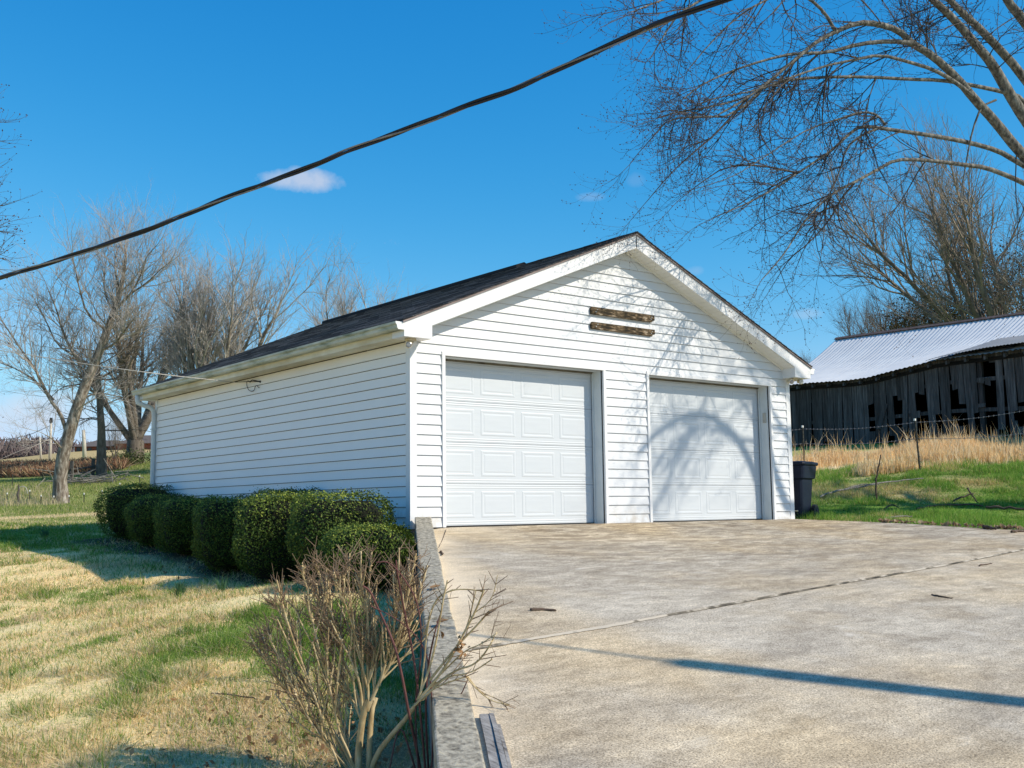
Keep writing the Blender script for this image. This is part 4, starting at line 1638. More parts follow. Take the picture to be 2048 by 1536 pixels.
    for pp, rad, kind in main + side:
        n = len(pp)
        length = np.linalg.norm(np.diff(pp, axis=0), axis=1).sum()
        dens = {0: 2.35, 1: 3.0, 2: 1.2, 3: 1.3, 4: 2.0}[kind]
        for _ in range(int(length * dens)):
            lo = {0: .38, 1: .12, 2: .3, 3: .5, 4: .35}[kind]
            u = lo + (1 - lo) * r.random()
            i = min(int(u * (n - 1)), n - 2)
            tan = unit(pp[i + 1] - pp[i])
            s = unit(np.cross(tan, t.rv()))
            a = math.radians(r.uniform(20, 65))
            d = tan * math.cos(a) + s * math.sin(a) + np.array([0, 0, -.18])
            ex, ey = to_px(pp[i] + unit(d) * 1.1 + [0, 0, -.25])
            if kind < 3 and ey > np.interp(ex, [1225, 1240, 1300, 1420, 1480, 1600, 1720, 1760, 1800], [60, 390, 440, 470, 620, 655, 640, 560, 470]) + r.uniform(-50, 12):
                continue
            t.grow(pp[i], d, P['len'][0] * r.uniform(.5, 1.25) * (.75 if kind == 1 else .45 if kind == 2 else 1), min(rad[i] * .75, .0125), 0, P)
        t.grow(pp[-1], pp[-1] - pp[-2], .7, min(rad[-1], .006), 0, P)
    o = thing('maple_tree', base, 'large bare budding maple reaching over the driveway and garage from the right', 'tree')
    tv, tf = tube_arrays(*t.limbs[0], 16)
    obj('trunk', mesh_np('trunk', tv - base, tf, None, True), M['bark_maple'], o)
    for a, b in t.limbs[1:]:
        v, f = tube_arrays(a, b, 9 if b[0] > .03 else 6)
        obj('limb', mesh_np('limb', v - base, f, None, True), M['bark_maple'] if b[0] > .02 else M['twig_maple'], o)
    v, f = t.twig_arrays()
    obj('twigs', mesh_np('twigs', v - base, f), M['twig_maple'], o, kind='stuff')
    S = np.array(t.twigs)
    small = S[S[:, 6] < .0070]
    rg = np.random.default_rng(4)
    k1 = small[rg.random(len(small)) < .24, 3:6]
    tips = np.array([p for p, _ in t.tips])
    pts = np.vstack([k1, tips])
    v, f = tetra_buds(pts, .0125, 9)
    obj('buds', mesh_np('buds', v - base, f), M['bud'], o, kind='stuff')


build_maple()


# ---- trees on the left
def build_left_trees():
    # leaning sycamore-like tree beside the little posts
    D = 50
    t = Tree(31)
    b = ground_at(122, D)
    tr = px_line([(122, 1012), (121, 985), (120, 960), (126, 912), (138, 868), (152, 822), (170, 772), (186, 734), (200, 700), (214, 662), (228, 622), (240, 585), (247, 550), (252, 515), (250, 490)], D)
    tr[0][2] = b[2] - .3
    t.limb(tr, .36, .03)
    t.limbs[0] = (tr, np.interp(np.arange(15), [0, 1, 2, 5, 9, 14], [.44, .35, .30, .25, .17, .03]))
    limbs = [([(133, 862), (124, 825), (108, 800), (98, 770), (84, 735), (66, 705), (45, 668), (30, 640)], .10, .02),
             ([(108, 800), (80, 762), (52, 740), (20, 725)], .05, .015),
             ([(186, 734), (150, 712), (130, 670), (118, 620), (100, 575)], .09, .02),
             ([(150, 712), (110, 690), (85, 640), (60, 600)], .05, .02),
             ([(200, 700), (235, 690), (262, 660), (285, 640)], .08, .02),
             ([(214, 662), (180, 630), (172, 580), (168, 530)], .07, .02),
             ([(228, 622), (262, 590), (300, 570), (335, 540)], .08, .02),
             ([(240, 585), (226, 545), (222, 505), (232, 480)], .05, .015),
             ([(252, 600), (285, 560), (300, 520), (330, 495)], .05, .015),
             ([(228, 622), (205, 590), (200, 540), (205, 500)], .05, .015),
             ([(160, 800), (190, 785), (220, 790), (250, 800)], .05, .012),
             ([(130, 905), (120, 880), (112, 868)], .05, .02), ([(175, 765), (150, 770), (120, 775), (95, 800)], .05, .012)]
    P = dict(n=[6, 4, 3], kids=[6, 4, 0], start=[.15, .15, 0], taper=[.4, .4, .4], wob=[.12, .16, .2], up=[.03, .05, .05], ang=[(25, 55), (25, 60), (0, 1)],
             lift=[.12, .1, 0], len=[2.3, 1.1, .5], rad=[.026, .014, .008], limb_levels=-1)
    for pts, a, c in limbs:
        p = smooth_line(px_line(pts, D) + (FW * t.r.uniform(-1.5, 1.5))[None] * np.linspace(0, 1, len(pts))[:, None], 1)
        t.limb(p, a, c)
    for pp, rad in list(t.limbs):
        n = len(pp)
        ln = np.linalg.norm(np.diff(pp, axis=0), axis=1).sum()
        for _ in range(int(ln * 4.2)):
            u = .35 + .65 * t.r.random()
            i = min(int(u * (n - 1)), n - 2)
            tan = unit(pp[i + 1] - pp[i])
            s = unit(np.cross(tan, t.rv()))
            t.grow(pp[i], tan * .7 + s * .7 + np.array([0, 0, .15]), P['len'][0] * t.r.uniform(.5, 1.2), min(rad[i] * .6, .026), 0, P)
        t.grow(pp[-1], pp[-1] - pp[-2], 1.6, min(rad[-1], .02), 0, P)
    emit_tree('leaning_tree', t, b, 'bare pale barked leaning tree among the white topped fence posts', 'bark_pale', 'twig_pale', 'bare trees in the left pasture', split=.045)

    # slim straight tree behind it, by the wooden fence
    D = 64
    t = Tree(32)
    b = ground_at(203, D)
    tr = px_line([(203, 948), (203, 900), (203, 860), (200, 815), (197, 770), (196, 730), (200, 690)], D)
    tr[0][2] = b[2] - .2
    t.limb(tr, .32, .08)
    P2 = dict(n=[6, 4, 3], kids=[7, 4, 0], start=[.2, .15, 0], taper=[.35, .4, .4], wob=[.12, .16, .2], up=[.0, .03, .03], ang=[(30, 65), (30, 65), (0, 1)],
              lift=[.05, .05, 0], len=[3.2, 1.3, .6], rad=[.04, .018, .010], limb_levels=-1)
    for k in range(26):
        u = t.r.uniform(.3, 1)
        p = tr[0] + 0
        i = min(int(u * 6), 5)
        p = tr[i] + (tr[i + 1] - tr[i]) * (u * 6 - i)
        a = t.r.uniform(0, 6.28)
        t.grow(p, (math.cos(a), math.sin(a), t.r.uniform(-.1, .5)), t.r.uniform(2, 3.6), .045, 0, P2)
    emit_tree('slim_tree', t, b, 'slim straight dark tree at the end of the old wooden fence', 'bark_dark', 'twig_dark', 'bare trees in the left pasture', split=.06)

    # broad many-stemmed tree at the back corner of the garage
    def dome(seed, px, D, stems, spread, hgt, name, label, bark, twig, r0, base_py=None, lean=0, vary=1.0, first=.2, extra=None):
        t = Tree(seed)
        b = ground_at(px, D) if base_py is None else at(px, base_py, D)
        t.limb([b - [0, 0, .4], b + [0, 0, .4], b + [lean * .1, 0, hgt * first]], r0 * 1.25, r0)
        top = b + np.array([lean * .1, 0, hgt * first])
        P3 = dict(n=[9, 7, 5, 3], kids=[11, 8, 6, 0], start=[.25, .2, .15, 0], taper=[.28, .3, .35, .4], wob=[.07, .10, .14, .18], up=[.05, .05, .05, .02],
                  ang=[(15, 42), (20, 48), (22, 55), (0, 1)], lift=[.10, .10, .08, 0], len=[hgt * .62, hgt * .26, hgt * .13, hgt * .06], rad=[r0 * .40, r0 * .14, r0 * .056, r0 * .032], limb_levels=0)
        for k in range(stems):
            a = 6.283 * (k + t.r.uniform(-.3, .3)) / stems
            out = RT * math.cos(a) * spread + FW * math.sin(a) * spread
            d = np.array([0, 0, 1.0]) + out + RT * lean
            t.grow(top - [0, 0, hgt * first * .4 * t.r.random()], d, hgt * t.r.uniform(.5, .68) * vary, r0 * t.r.uniform(.4, .6), 0, P3)
        return t, b, emit_tree(name, t, b, label, bark, twig, 'bare trees in the left pasture' if px < 900 else 'bare trees behind the barn', split=r0 * .3)
    dome(41, 268, 74, 7, .55, 13.5, 'spreading_tree', 'thick bare tree with low curving boughs by the garage back corner', 'bark_dark', 'twig_tan', .55, lean=-.06, first=.12)
    dome(42, 398, 62, 11, .32, 13.6, 'spreading_tree', 'broad dome of bare tree rising behind the garage roof edge', 'bark_pale', 'twig_pale', .46, base_py=1005, lean=.12, first=.22)
    dome(43, 718, 78, 6, .45, 14.6, 'spreading_tree', 'far pale bare crown showing just above the garage roof slope', 'bark_pale', 'twig_pale', .35, base_py=985, first=.3)
    dome(44, 228, 70, 4, .3, 3.4, 'sapling', 'small tan sapling between the slim tree and the thick tree', 'bark_dark', 'twig_tan', .07, first=.2)
    # a tree standing outside the picture on the left reaches in with its twigs
    t = Tree(45)
    b = ground_at(-430, 22)
    t.limb([b - [0, 0, .3], b + [0, 0, 2], b + [.1, 0, 4]], .26, .2)
    P4 = dict(n=[7, 5, 4, 3], kids=[7, 6, 4, 0], start=[.3, .2, .15, 0], taper=[.3, .3, .35, .4], wob=[.06, .1, .14, .18], up=[.02, .03, .05, .06], ang=[(20, 45), (20, 50), (20, 55), (0, 1)],
              lift=[.05, .08, .08, 0], len=[3.4, 1.5, .62, .26], rad=[.06, .02, .009, .0055], limb_levels=0)
    for (tx, ty) in ((22, 190), (18, 260), (12, 330), (30, 390), (25, 440), (30, 500), (-10, 620), (-30, 700), (-15, 760), (5, 215), (10, 480)):
        tgt = at(tx - 30, ty + 10, 21 + t.r.uniform(-1.5, 1.5))
        s = b + np.array([.1, 0, t.r.uniform(2.2, 4.2)])
        mid = s * .5 + tgt * .5 + np.array([0, 0, .35])
        p = smooth_line([s, mid, tgt], 2)
        pp, rad = t.limb(p, .055, .008)
        for _ in range(26):
            u = t.r.uniform(.45, 1)
            i = min(int(u * (len(pp) - 1)), len(pp) - 2)
            tan = unit(pp[i + 1] - pp[i])
            sd = unit(np.cross(tan, t.rv()))
            t.grow(pp[i], tan * .7 + sd * .6, .8 * t.r.uniform(.5, 1.1), min(rad[i] * .6, .012), 2, P4)
    o = emit_tree('budding_tree', t, b, 'budding bare tree just outside the left edge reaching in with its twigs', 'bark_dark', 'twig_dark', split=.15)
    pts = np.array([p for p, _ in t.tips])
    v, f = tetra_buds(pts, .022, 3)
    obj('buds', mesh_np('buds', v - b, f), M['bud'], o, kind='stuff')
    return dome


DOME = build_left_trees()


# ---- trees behind the barn
def build_right_trees():
    t, b, o = DOME(51, 2055, 60, 12, .75, 19.0, 'oak_tree', 'tall spreading bare oak behind the barn under the maple limbs', 'bark_dark', 'twig_tan', .55, base_py=870, lean=-.12, first=.12)
    DOME(53, 1735, 92, 6, .6, 9.0, 'small_tree', 'grey bare tree at the left end of the wood behind the barn ridge', 'bark_dark', 'twig_dark', .22, base_py=790, first=.12)
    DOME(54, 1800, 88, 7, .6, 9.5, 'small_tree', 'darker bare tree beside the russet thicket behind the barn', 'bark_dark', 'twig_dark', .24, base_py=780, first=.12)
    DOME(55, 1636, 98, 6, .5, 6.5, 'small_tree', 'tiny bare treetop peeping over the lower barn roof by the garage eave', 'bark_dark', 'twig_dark', .16, base_py=850, first=.2)
    # russet leafy understorey
    rg = np.random.default_rng(8)
    blobs = [(1850, 640, 70, 5.0, 2.6), (1910, 605, 72, 5, 3.4), (1975, 600, 68, 5, 3.8), (2040, 570, 66, 5, 4.2), (2110, 560, 66, 5, 4.4), (1880, 660, 66, 5, 2.2), (2000, 640, 64, 6, 3.0), (1830, 665, 70, 4, 1.8)]
    V, Cc = [], []
    for px, py, D, rx, rz in blobs:
        c = at(px, py, D)
        n = 1500
        d = rg.normal(size=(n, 3))
        d /= np.linalg.norm(d, axis=1)[:, None]
        q = d * (rg.random(n) ** .4)[:, None]
        p = c + q[:, :1] * RT * rx * .55 + q[:, 1:2] * FW * 2.5 + q[:, 2:3] * np.array([0, 0, rz * .75])
        V.append(p)
        base = np.array([[.15, .075, .03], [.10, .065, .03], [.09, .085, .03], [.07, .05, .03]])[rg.integers(0, 4, n)]
        Cc.append(base * rg.uniform(.6, 1.3, n)[:, None])
    p, c = np.vstack(V), np.vstack(Cc)
    v, f, cc = leaf_quads(p, c, .17, rg)
    t = Tree(77)
    for px, py, D, rx, rz in blobs:
        for k in range(10):
            a = at(px + rg.normal() * 25, py + 70, D)
            t.grow(a, (rg.normal() * .3, rg.normal() * .3, 1), 3.2, .04, 0, dict(n=[5, 4, 3], kids=[6, 4, 0], start=[.1, .1, 0], taper=[.3, .3, .4], wob=[.14, .18, .2], up=[.02, .0, 0], ang=[(25, 60), (25, 65), (0, 1)], lift=[.05, 0, 0], len=[3, 1.3, .6], rad=[.04, .02, .012], limb_levels=-1))
    base = at(1960, 690, 68)
    base[2] = float(ground_z(base[0], base[1]))
    o = thing('russet_thicket', base, 'russet brown thicket of leafy brush along the barn ridge', 'thicket')
    me = mesh_np('leaves', v - base, f, cc)
    obj('leaves', me, M['far_wood'], o, kind='stuff')
    v, f = t.twig_arrays()
    obj('stems', mesh_np('stems', v - base, f), M['twig_dark'], o, kind='stuff')


def leaf_quads(P, col, size, rg, aspect=.55, normal=None):
    n = len(P)
    a = rg.normal(size=(n, 3))
    if normal is not None:
        a = a - normal * (a * normal).sum(1)[:, None] * .75
    a /= np.linalg.norm(a, axis=1)[:, None]
    b = np.cross(a, rg.normal(size=(n, 3)) if normal is None else normal + rg.normal(size=(n, 3)) * .45)
    b /= np.linalg.norm(b, axis=1)[:, None]
    s = (size * rg.uniform(.6, 1.25, n))[:, None]
    v = np.stack([P - a * s * .5, P + b * s * aspect * .5, P + a * s * .5, P - b * s * aspect * .5], 1).reshape(-1, 3)
    f = np.arange(4 * n).reshape(-1, 4)
    return v, f, np.repeat(col, 4, 0)


build_right_trees()


# ------------------------------------------------------------------ barn
def build_barn():
    # wall line runs from far left (behind the garage) to near right
    E0 = at(1543, 900, 40.0)
    B = at(2048, 900, 33.2)
    d = unit(np.array([B[0] - E0[0], B[1] - E0[1], 0]))
    nrm = np.array([d[1], -d[0], 0])            # towards the viewer
    if nrm @ (CAM - E0) < 0:
        nrm = -nrm
    base = np.array([E0[0], E0[1], float(ground_z(E0[0], E0[1])) - .1])
    o = thing('barn', base, 'old grey plank barn with sagging pale metal roof behind the tall grass', 'barn')
    Ltot = 14.5
    # height of the eave along the wall: from the photograph's sagging line
    samp = [(1577, 776), (1620, 771), (1700, 766), (1745, 760), (1790, 748), (1835, 737), (1875, 727), (1930, 719), (1990, 712), (2048, 704)]
    ss, zz, zb = [], [], []
    for px, py in samp:
        D = RT * (px - 1024) + UP * (768 - py) + FW * FOC
        n2 = np.array([nrm[0], nrm[1], 0])
        tt = (n2 @ (E0 - CAM)) / (n2 @ D)
        p = CAM + D * tt
        ss.append(float((p - E0) @ d))
        zz.append(float(p[2]))
    ss, zz = np.array(ss), np.array(zz)
    gz = lambda s: float(ground_z(*(E0 + d * s)[:2]))

    def eave(s):
        if s > ss[-1]:
            return zz[-1] + (s - ss[-1]) * .03
        return float(np.interp(s, ss, zz))
    loc = lambda p: np.asarray(p, float) - base
    W = lambda s, off, z: loc(np.array([E0[0], E0[1], 0]) + d * s + nrm * off + np.array([0, 0, z]))
    r = random.Random(12)
    # openings seen in the wall: (from px, to px, top py, bottom py)
    holes = []

    def s_of(px):
        D = RT * (px - 1024) + UP * (768 - 800) + FW * FOC
        tt = (nrm @ (E0 - CAM)) / (nrm @ D)
        return float((CAM + D * tt - E0) @ d)

    def z_of(px, py):
        D = RT * (px - 1024) + UP * (768 - py) + FW * FOC
        tt = (nrm @ (E0 - CAM)) / (nrm @ D)
        return float((CAM + D * tt)[2])
    for a, b, p0, p1 in [(1741, 1752, 812, 860), (1788, 1808, 795, 860), (1832, 1853, 782, 830), (1832, 1853, 832, 872), (1900, 1915, 772, 845), (1964, 1990, 727, 764), (1964, 1990, 768, 812), (1945, 1990, 820, 862), (2020, 2060, 812, 850), (1867, 1879, 820, 870), (1920, 1931, 800, 850)]:
        m = (a + b) / 2
        holes.append((s_of(a), s_of(b), z_of(m, p1), z_of(m, p0)))
    s = -.2
    k = 0
    while s < Ltot:
        w = r.uniform(.16, .25)
        a, b = s, s + w - r.uniform(.004, .020)
        zt = eave((a + b) / 2) + .10
        g = gz((a + b) / 2)
        zlo = g + r.choice([-.05, -.05, .0, .1, .25, .4]) * (1 if s > 4.5 else .3)
        spans = [(zlo, zt)]
        for h0, h1, q0, q1 in holes:
            mid = (a + b) / 2
            if h0 < mid < h1:
                q0, q1 = q0 + r.uniform(-.12, .16), q1 + r.uniform(-.16, .12)
                new = []
                for (u0, u1) in spans:
                    if q1 <= u0 or q0 >= u1:
                        new.append((u0, u1))
                    else:
                        if q0 - u0 > .12:
                            new.append((u0, q0))
                        if u1 - q1 > .12:
                            new.append((q1, u1))
                spans = new
        lean = r.gauss(0, .018) * (1.8 if s > 5 else .6)
        out = r.uniform(0, .02)
        for u0, u1 in spans:
            la = lean * (u1 - u0)
            jag = r.uniform(-.06, .06)
            bl, br = u0, u0 + jag
            v = [W(a - la, out, bl), W(b - la, out, br), W(b - la, out + .025, br), W(a - la, out + .025, bl),
                 W(a, out, u1), W(b, out, u1), W(b, out + .025, u1), W(a, out + .025, u1)]
            MB().hexa(v).build('plank', M['barn_wood'], o)
        s += w
        k += 1
    # one loose leaning plank
    c0, c1 = s_of(1752), s_of(1768)
    v = [W(c0, .05, z_of(1755, 858)), W(c0 + .17, .05, z_of(1755, 858)), W(c0 + .17, .075, z_of(1755, 858)), W(c0, .075, z_of(1755, 858)),
         W(c1, .04, z_of(1768, 808)), W(c1 + .17, .04, z_of(1768, 808)), W(c1 + .17, .065, z_of(1768, 808)), W(c1, .065, z_of(1768, 808))]
    MB().hexa(v).build('plank', M['barn_wood'], o)
    # frame behind: posts and rails
    for q in np.arange(.6, Ltot, 2.4):
        MB().hexa([W(q, -.16, gz(q) - .1), W(q + .15, -.16, gz(q) - .1), W(q + .15, -.02, gz(q) - .1), W(q, -.02, gz(q) - .1), W(q, -.16, eave(q) - .05), W(q + .15, -.16, eave(q) - .05), W(q + .15, -.02, eave(q) - .05), W(q, -.02, eave(q) - .05)]).build('post', M['barn_wood'], o)
    for f in (.36, .72):
        m = MB()
        for q in np.arange(0, Ltot - .5, 1.0):
            za, zb2 = gz(q) + (eave(q) - gz(q)) * f, gz(q + 1) + (eave(q + 1) - gz(q + 1)) * f
            m.hexa([W(q, -.06, za), W(q + 1, -.06, zb2), W(q + 1, -.012, zb2), W(q, -.012, za), W(q, -.06, za + .12), W(q + 1, -.06, zb2 + .12), W(q + 1, -.012, zb2 + .12), W(q, -.012, za + .12)])
        m.build('rail', M['barn_wood'], o)
    depth = 9.4
    RW = 4.7
    rA, rB = at(1690, 675, 43.2), at(2048, 622, 37.6)
    sa_, sb_ = float((rA - E0) @ d), float((rB - E0) @ d)
    ridge_z = lambda q: rA[2] + (rB[2] - rA[2]) * (q - sa_) / (sb_ - sa_)
    back = MB()
    for q in np.arange(0, Ltot - .01, 1.45):
        back.hexa([W(q, -depth, gz(q) - .3), W(q + 1.45, -depth, gz(q) - .3), W(q + 1.45, -depth + .05, gz(q) - .3), W(q, -depth + .05, gz(q) - .3), W(q, -depth, eave(q) - .15), W(q + 1.45, -depth, eave(q + 1.45) - .15), W(q + 1.45, -depth + .05, eave(q + 1.45) - .15), W(q, -depth + .05, eave(q) - .15)])
    for q in (0, Ltot):
        back.hexa([W(q, -depth, gz(q) - .3), W(q + .05, -depth, gz(q) - .3), W(q + .05, -.2, gz(q) - .3), W(q, -.2, gz(q) - .3), W(q, -depth, eave(q) + .05), W(q + .05, -depth, eave(q) + .05), W(q + .05, -.2, eave(q) + .05), W(q, -.2, eave(q) + .05)])
        back.prism([W(q, -.25, eave(q) - .02), W(q, -RW, ridge_z(q) - .14), W(q, -depth + .05, eave(q) - .2)], W(q + .05, 0, 0) - W(q, 0, 0))
    back.build('end_wall', M['barn_dark'], o)
    fl = MB()
    fl.hexa([W(0, -depth, gz(3) - .3), W(Ltot, -depth, gz(8) - .3), W(Ltot, -.05, gz(8) - .3), W(0, -.05, gz(3) - .3), W(0, -depth, gz(3) - .05), W(Ltot, -depth, gz(8) - .05), W(Ltot, -.05, gz(8) - .05), W(0, -.05, gz(3) - .05)])
    fl.build('dirt_floor', M['barn_dark'], o)
    # roof sheets, corrugated, from eave to ridge
    RW = 4.7
    ridge0 = at(1690, 675, 43.2)
    ridge1 = at(2048, 622, 37.6)
    rs0 = float((ridge0 - E0) @ d)
    rs1 = float((ridge1 - E0) @ d)
    rz = lambda q: ridge0[2] + (ridge1[2] - ridge0[2]) * (q - rs0) / (rs1 - rs0)
    ov = .32

    def roof_pt(q, u, bumpz, grey=0.0):
        """u 0 at the eave, 1 at the ridge; the eave edge of each sheet shifts sideways a little with the skew of the ridge"""
        z0 = eave(q) + .05
        z1 = rz(q)
        sag = -.22 * math.sin(math.pi * u) * (1 if q < 9 else .6)
        off = ov - (ov + RW) * u
        return W(q, off, z0 + (z1 - z0) * u + sag + bumpz + grey)
    sheet = .66
    q = 0.0
    while q < Ltot:
        cols = np.linspace(q, q + sheet + .04, 9)
        us = np.linspace(0, 1, 9)
        v, f = [], []
        for a, cq in enumerate(cols):
            hb = .030 if a % 2 else 0.0
            for u in us:
                v.append(roof_pt(cq, u, hb + (.004 if a == 8 else 0)))
        n = len(us)
        for a in range(len(cols) - 1):
            for b in range(n - 1):
                f.append([a * n + b, (a + 1) * n + b, (a + 1) * n + b + 1, a * n + b + 1])
        obj('roof_sheet', mesh_np('roof_sheet', v, np.array(f)), M['barn_roof'], o)
        # far slope, with an added dark lining that keeps the inside in shade
        z1 = [rz(q), rz(q + sheet)]
        z2 = [eave(q) - .2, eave(q + sheet) - .2]
        A = [W(q, -RW, z1[0] - .12), W(q + sheet, -RW, z1[1] - .12), W(q + sheet, -depth, z2[1] - .12), W(q, -depth, z2[0] - .12)]
        MB().hexa(A + [p_ + np.array([0, 0, .03]) for p_ in A]).build('far_shade_lining', M['barn_dark'], o)
        v2, f2 = [], []
        for a, cq in enumerate(cols):
            hb = .022 if a % 2 else 0.0
            for u in (0, .5, 1):
                z1 = rz(cq)
                v2.append(W(cq, -RW - (depth - RW) * u, z1 + (eave(cq) - .2 - z1) * u + hb))
        for a in range(len(cols) - 1):
            for b in range(2):
                f2.append([a * 3 + b, (a + 1) * 3 + b, (a + 1) * 3 + b + 1, a * 3 + b + 1])
        obj('roof_sheet', mesh_np('roof_sheet', v2, np.array(f2)), M['barn_roof'], o)
        q += sheet
    # dark lining added under the roof sheets to paint the inside shade
    lin = MB()
    qs = np.linspace(.05, Ltot - .05, 13)
    us = np.linspace(.07, 1.0, 6)
    for qa, qb in zip(qs[:-1], qs[1:]):
        for ua, ub in zip(us[:-1], us[1:]):
            A = [roof_pt(qa, ua, -.10), roof_pt(qb, ua, -.10), roof_pt(qb, ub, -.10), roof_pt(qa, ub, -.10)]
            lin.hexa(A + [p_ + np.array([0, 0, .04]) for p_ in A])
    lin.build('shade_lining', M['barn_dark'], o)
    # greyer replacement sheets over the lower right part, lying a little above the others
    sA, sB = s_of(1866), s_of(1942)
    q = sA
    while q < Ltot:
        cols = np.linspace(q, q + .66, 13)
        v, f = [], []
        us = np.linspace(0, 1, 6)
        for a, cq in enumerate(cols):
            hb = .022 if a % 2 else 0.0
            um = .02 + .49 * min(max((cq - sA) / (sB - sA), 0), 1)
            for u in us:
                uu = u * um
                v.append(roof_pt(cq, uu - .015, hb, .06 + .12 * (1 - u) * min(1, (cq - sA) / 2) * 1.2))
        n = len(us)
        for a in range(len(cols) - 1):
            for b in range(n - 1):
                f.append([a * n + b, (a + 1) * n + b, (a + 1) * n + b + 1, a * n + b + 1])
        obj('grey_roof_sheet', mesh_np('grey_roof_sheet', v, np.array(f)), M['barn_roof_grey'], o)
        q += .66
    # ridge cap and rafter ends
    m = MB()
    for q in np.arange(0.0, Ltot - .01, 1.45):
        a, b = q, q + 1.45
        m.hexa([W(a, -RW + .2, rz(a) - .03), W(b, -RW + .2, rz(b) - .03), W(b, -RW - .2, rz(b) - .03), W(a, -RW - .2, rz(a) - .03), W(a, -RW + .03, rz(a) + .07), W(b, -RW + .03, rz(b) + .07), W(b, -RW - .03, rz(b) + .07), W(a, -RW - .03, rz(a) + .07)])
    m.build('ridge_cap', M['rust'], o)
    for q in np.arange(.1, Ltot, .62):
        z = eave(q)
        MB().hexa([W(q, -.6, z - .02 + .12), W(q + .06, -.6, z - .02 + .12), W(q + .06, ov - .05, z - .11), W(q, ov - .05, z - .11), W(q, -.6, z + .1 + .12), W(q + .06, -.6, z + .1 + .12), W(q + .06, ov - .05, z + .0), W(q, ov - .05, z + .0)]).build('rafter', M['barn_wood'], o)
    # dark board along the eave
    m = MB()
    for q in np.arange(0, Ltot - .01, .5):
        za, zb2 = eave(q), eave(q + .5)
        m.hexa([W(q, .03, za - .14), W(q + .5, .03, zb2 - .14), W(q + .5, .06, zb2 - .14), W(q, .06, za - .14), W(q, .03, za - .02), W(q + .5, .03, zb2 - .02), W(q + .5, .06, zb2 - .02), W(q, .06, za - .02)])
    m.build('eave_board', M['barn_dark'], o)


build_barn()


# ------------------------------------------------------------------ fences, posts and wires
def steel_post(p, h, label, group, white=.05, lean=(0, 0)):
    o = thing('fence_post', p, label, 'fence post', group)
    top = np.array([lean[0], lean[1], h])
    m = MB()
    ax, ay = np.array([.022, 0, 0]), np.array([0, .02, 0])
    m.hexa([(-.02, -.004, -.25), (.02, -.004, -.25), (.02, .004, -.25), (-.02, .004, -.25), *(top + np.array(q) for q in ((-.02, -.004, 0), (.02, -.004, 0), (.02, .004, 0), (-.02, .004, 0)))])
    m.hexa([(-.004, .0042, -.25), (.004, .0042, -.25), (.004, .035, -.25), (-.004, .035, -.25), *(top + np.array(q) for q in ((-.004, .0042, 0), (.004, .0042, 0), (.004, .035, 0), (-.004, .035, 0)))])
    for k in range(10):
        z = h * (k + 1) / 11
        c = top * (z / h)
        m.box(c[0] - .012, c[0] + .012, c[1] - .012, c[1] - .0042, z - .008, z + .008)
    m.build('shaft', M['post_green'], o)
    if white:
        MB().hexa([(top + np.array(q)) for q in ((-.022, -.006, -white), (.022, -.006, -white), (.022, .037, -white), (-.022, .037, -white), (-.022, -.006, .004), (.022, -.006, .004), (.022, .037, .004), (-.022, .037, .004))]).build('white_top', M['white_paint'], o)
    return o


def build_right_fence():
    posts = []
    for px, D, py_top, label, lean in ((1845, 26.6, 836, 'leaning steel fence post in the tall straw grass before the barn', (-.09, .02)),
                                       (1613, 29.2, 850, 'thin dark steel fence post rising behind the trash bin', (-.02, 0)), (2105, 24.6, 800, 'steel fence post just beyond the right edge of the picture', (.02, 0))):
        g = ground_at(px, D)
        top = at(px, py_top, D)
        steel_post(g, top[2] - g[2], label, 'steel posts of the barbed wire fence', .05, lean)
        posts.append((g, top[2] - g[2], lean))
    order = [posts[1], posts[0], posts[2]]
    ext = [(order[0][0] + (order[0][0] - order[1][0]) * 1.2, order[0][1], (0, 0))] + order
    for k, frac in enumerate((.93, .42 + .2)):
        w = thing('barbed_wire', order[0][0], ('upper' if k == 0 else 'lower') + ' strand of barbed wire strung between the steel posts before the barn', 'wire', 'barbed wire strands before the barn')
        pts, barbs = [], MB()
        for (a, ha, la), (b, hb, lb) in zip(ext[:-1], ext[1:]):
            A = a + np.array([la[0] * frac, la[1] * frac, ha * frac])
            Bq = b + np.array([lb[0] * frac, lb[1] * frac, hb * frac])
            for i in range(24):
                t = i / 24
                pts.append(A + (Bq - A) * t - np.array([0, 0, .07 * math.sin(math.pi * t)]))
        pts = np.array(pts) - order[0][0]
        v, f = tube_arrays(pts, .005, 4)
        obj('strand', mesh_np('strand', v, f), M['cable_bare'], w)
        for p in resample3(pts, 90):
            barbs.tube([p + [0, 0, -.022], p + [.006, .006, .022]], [.0045, .0045], 4, False)
            barbs.tube([p + [-.02, .006, -.006], p + [.02, -.006, .01]], [.0045, .0045], 4, False)
        obj('barbs', barbs.mesh('barbs'), M['cable_bare'], w, kind='stuff')


build_right_fence()


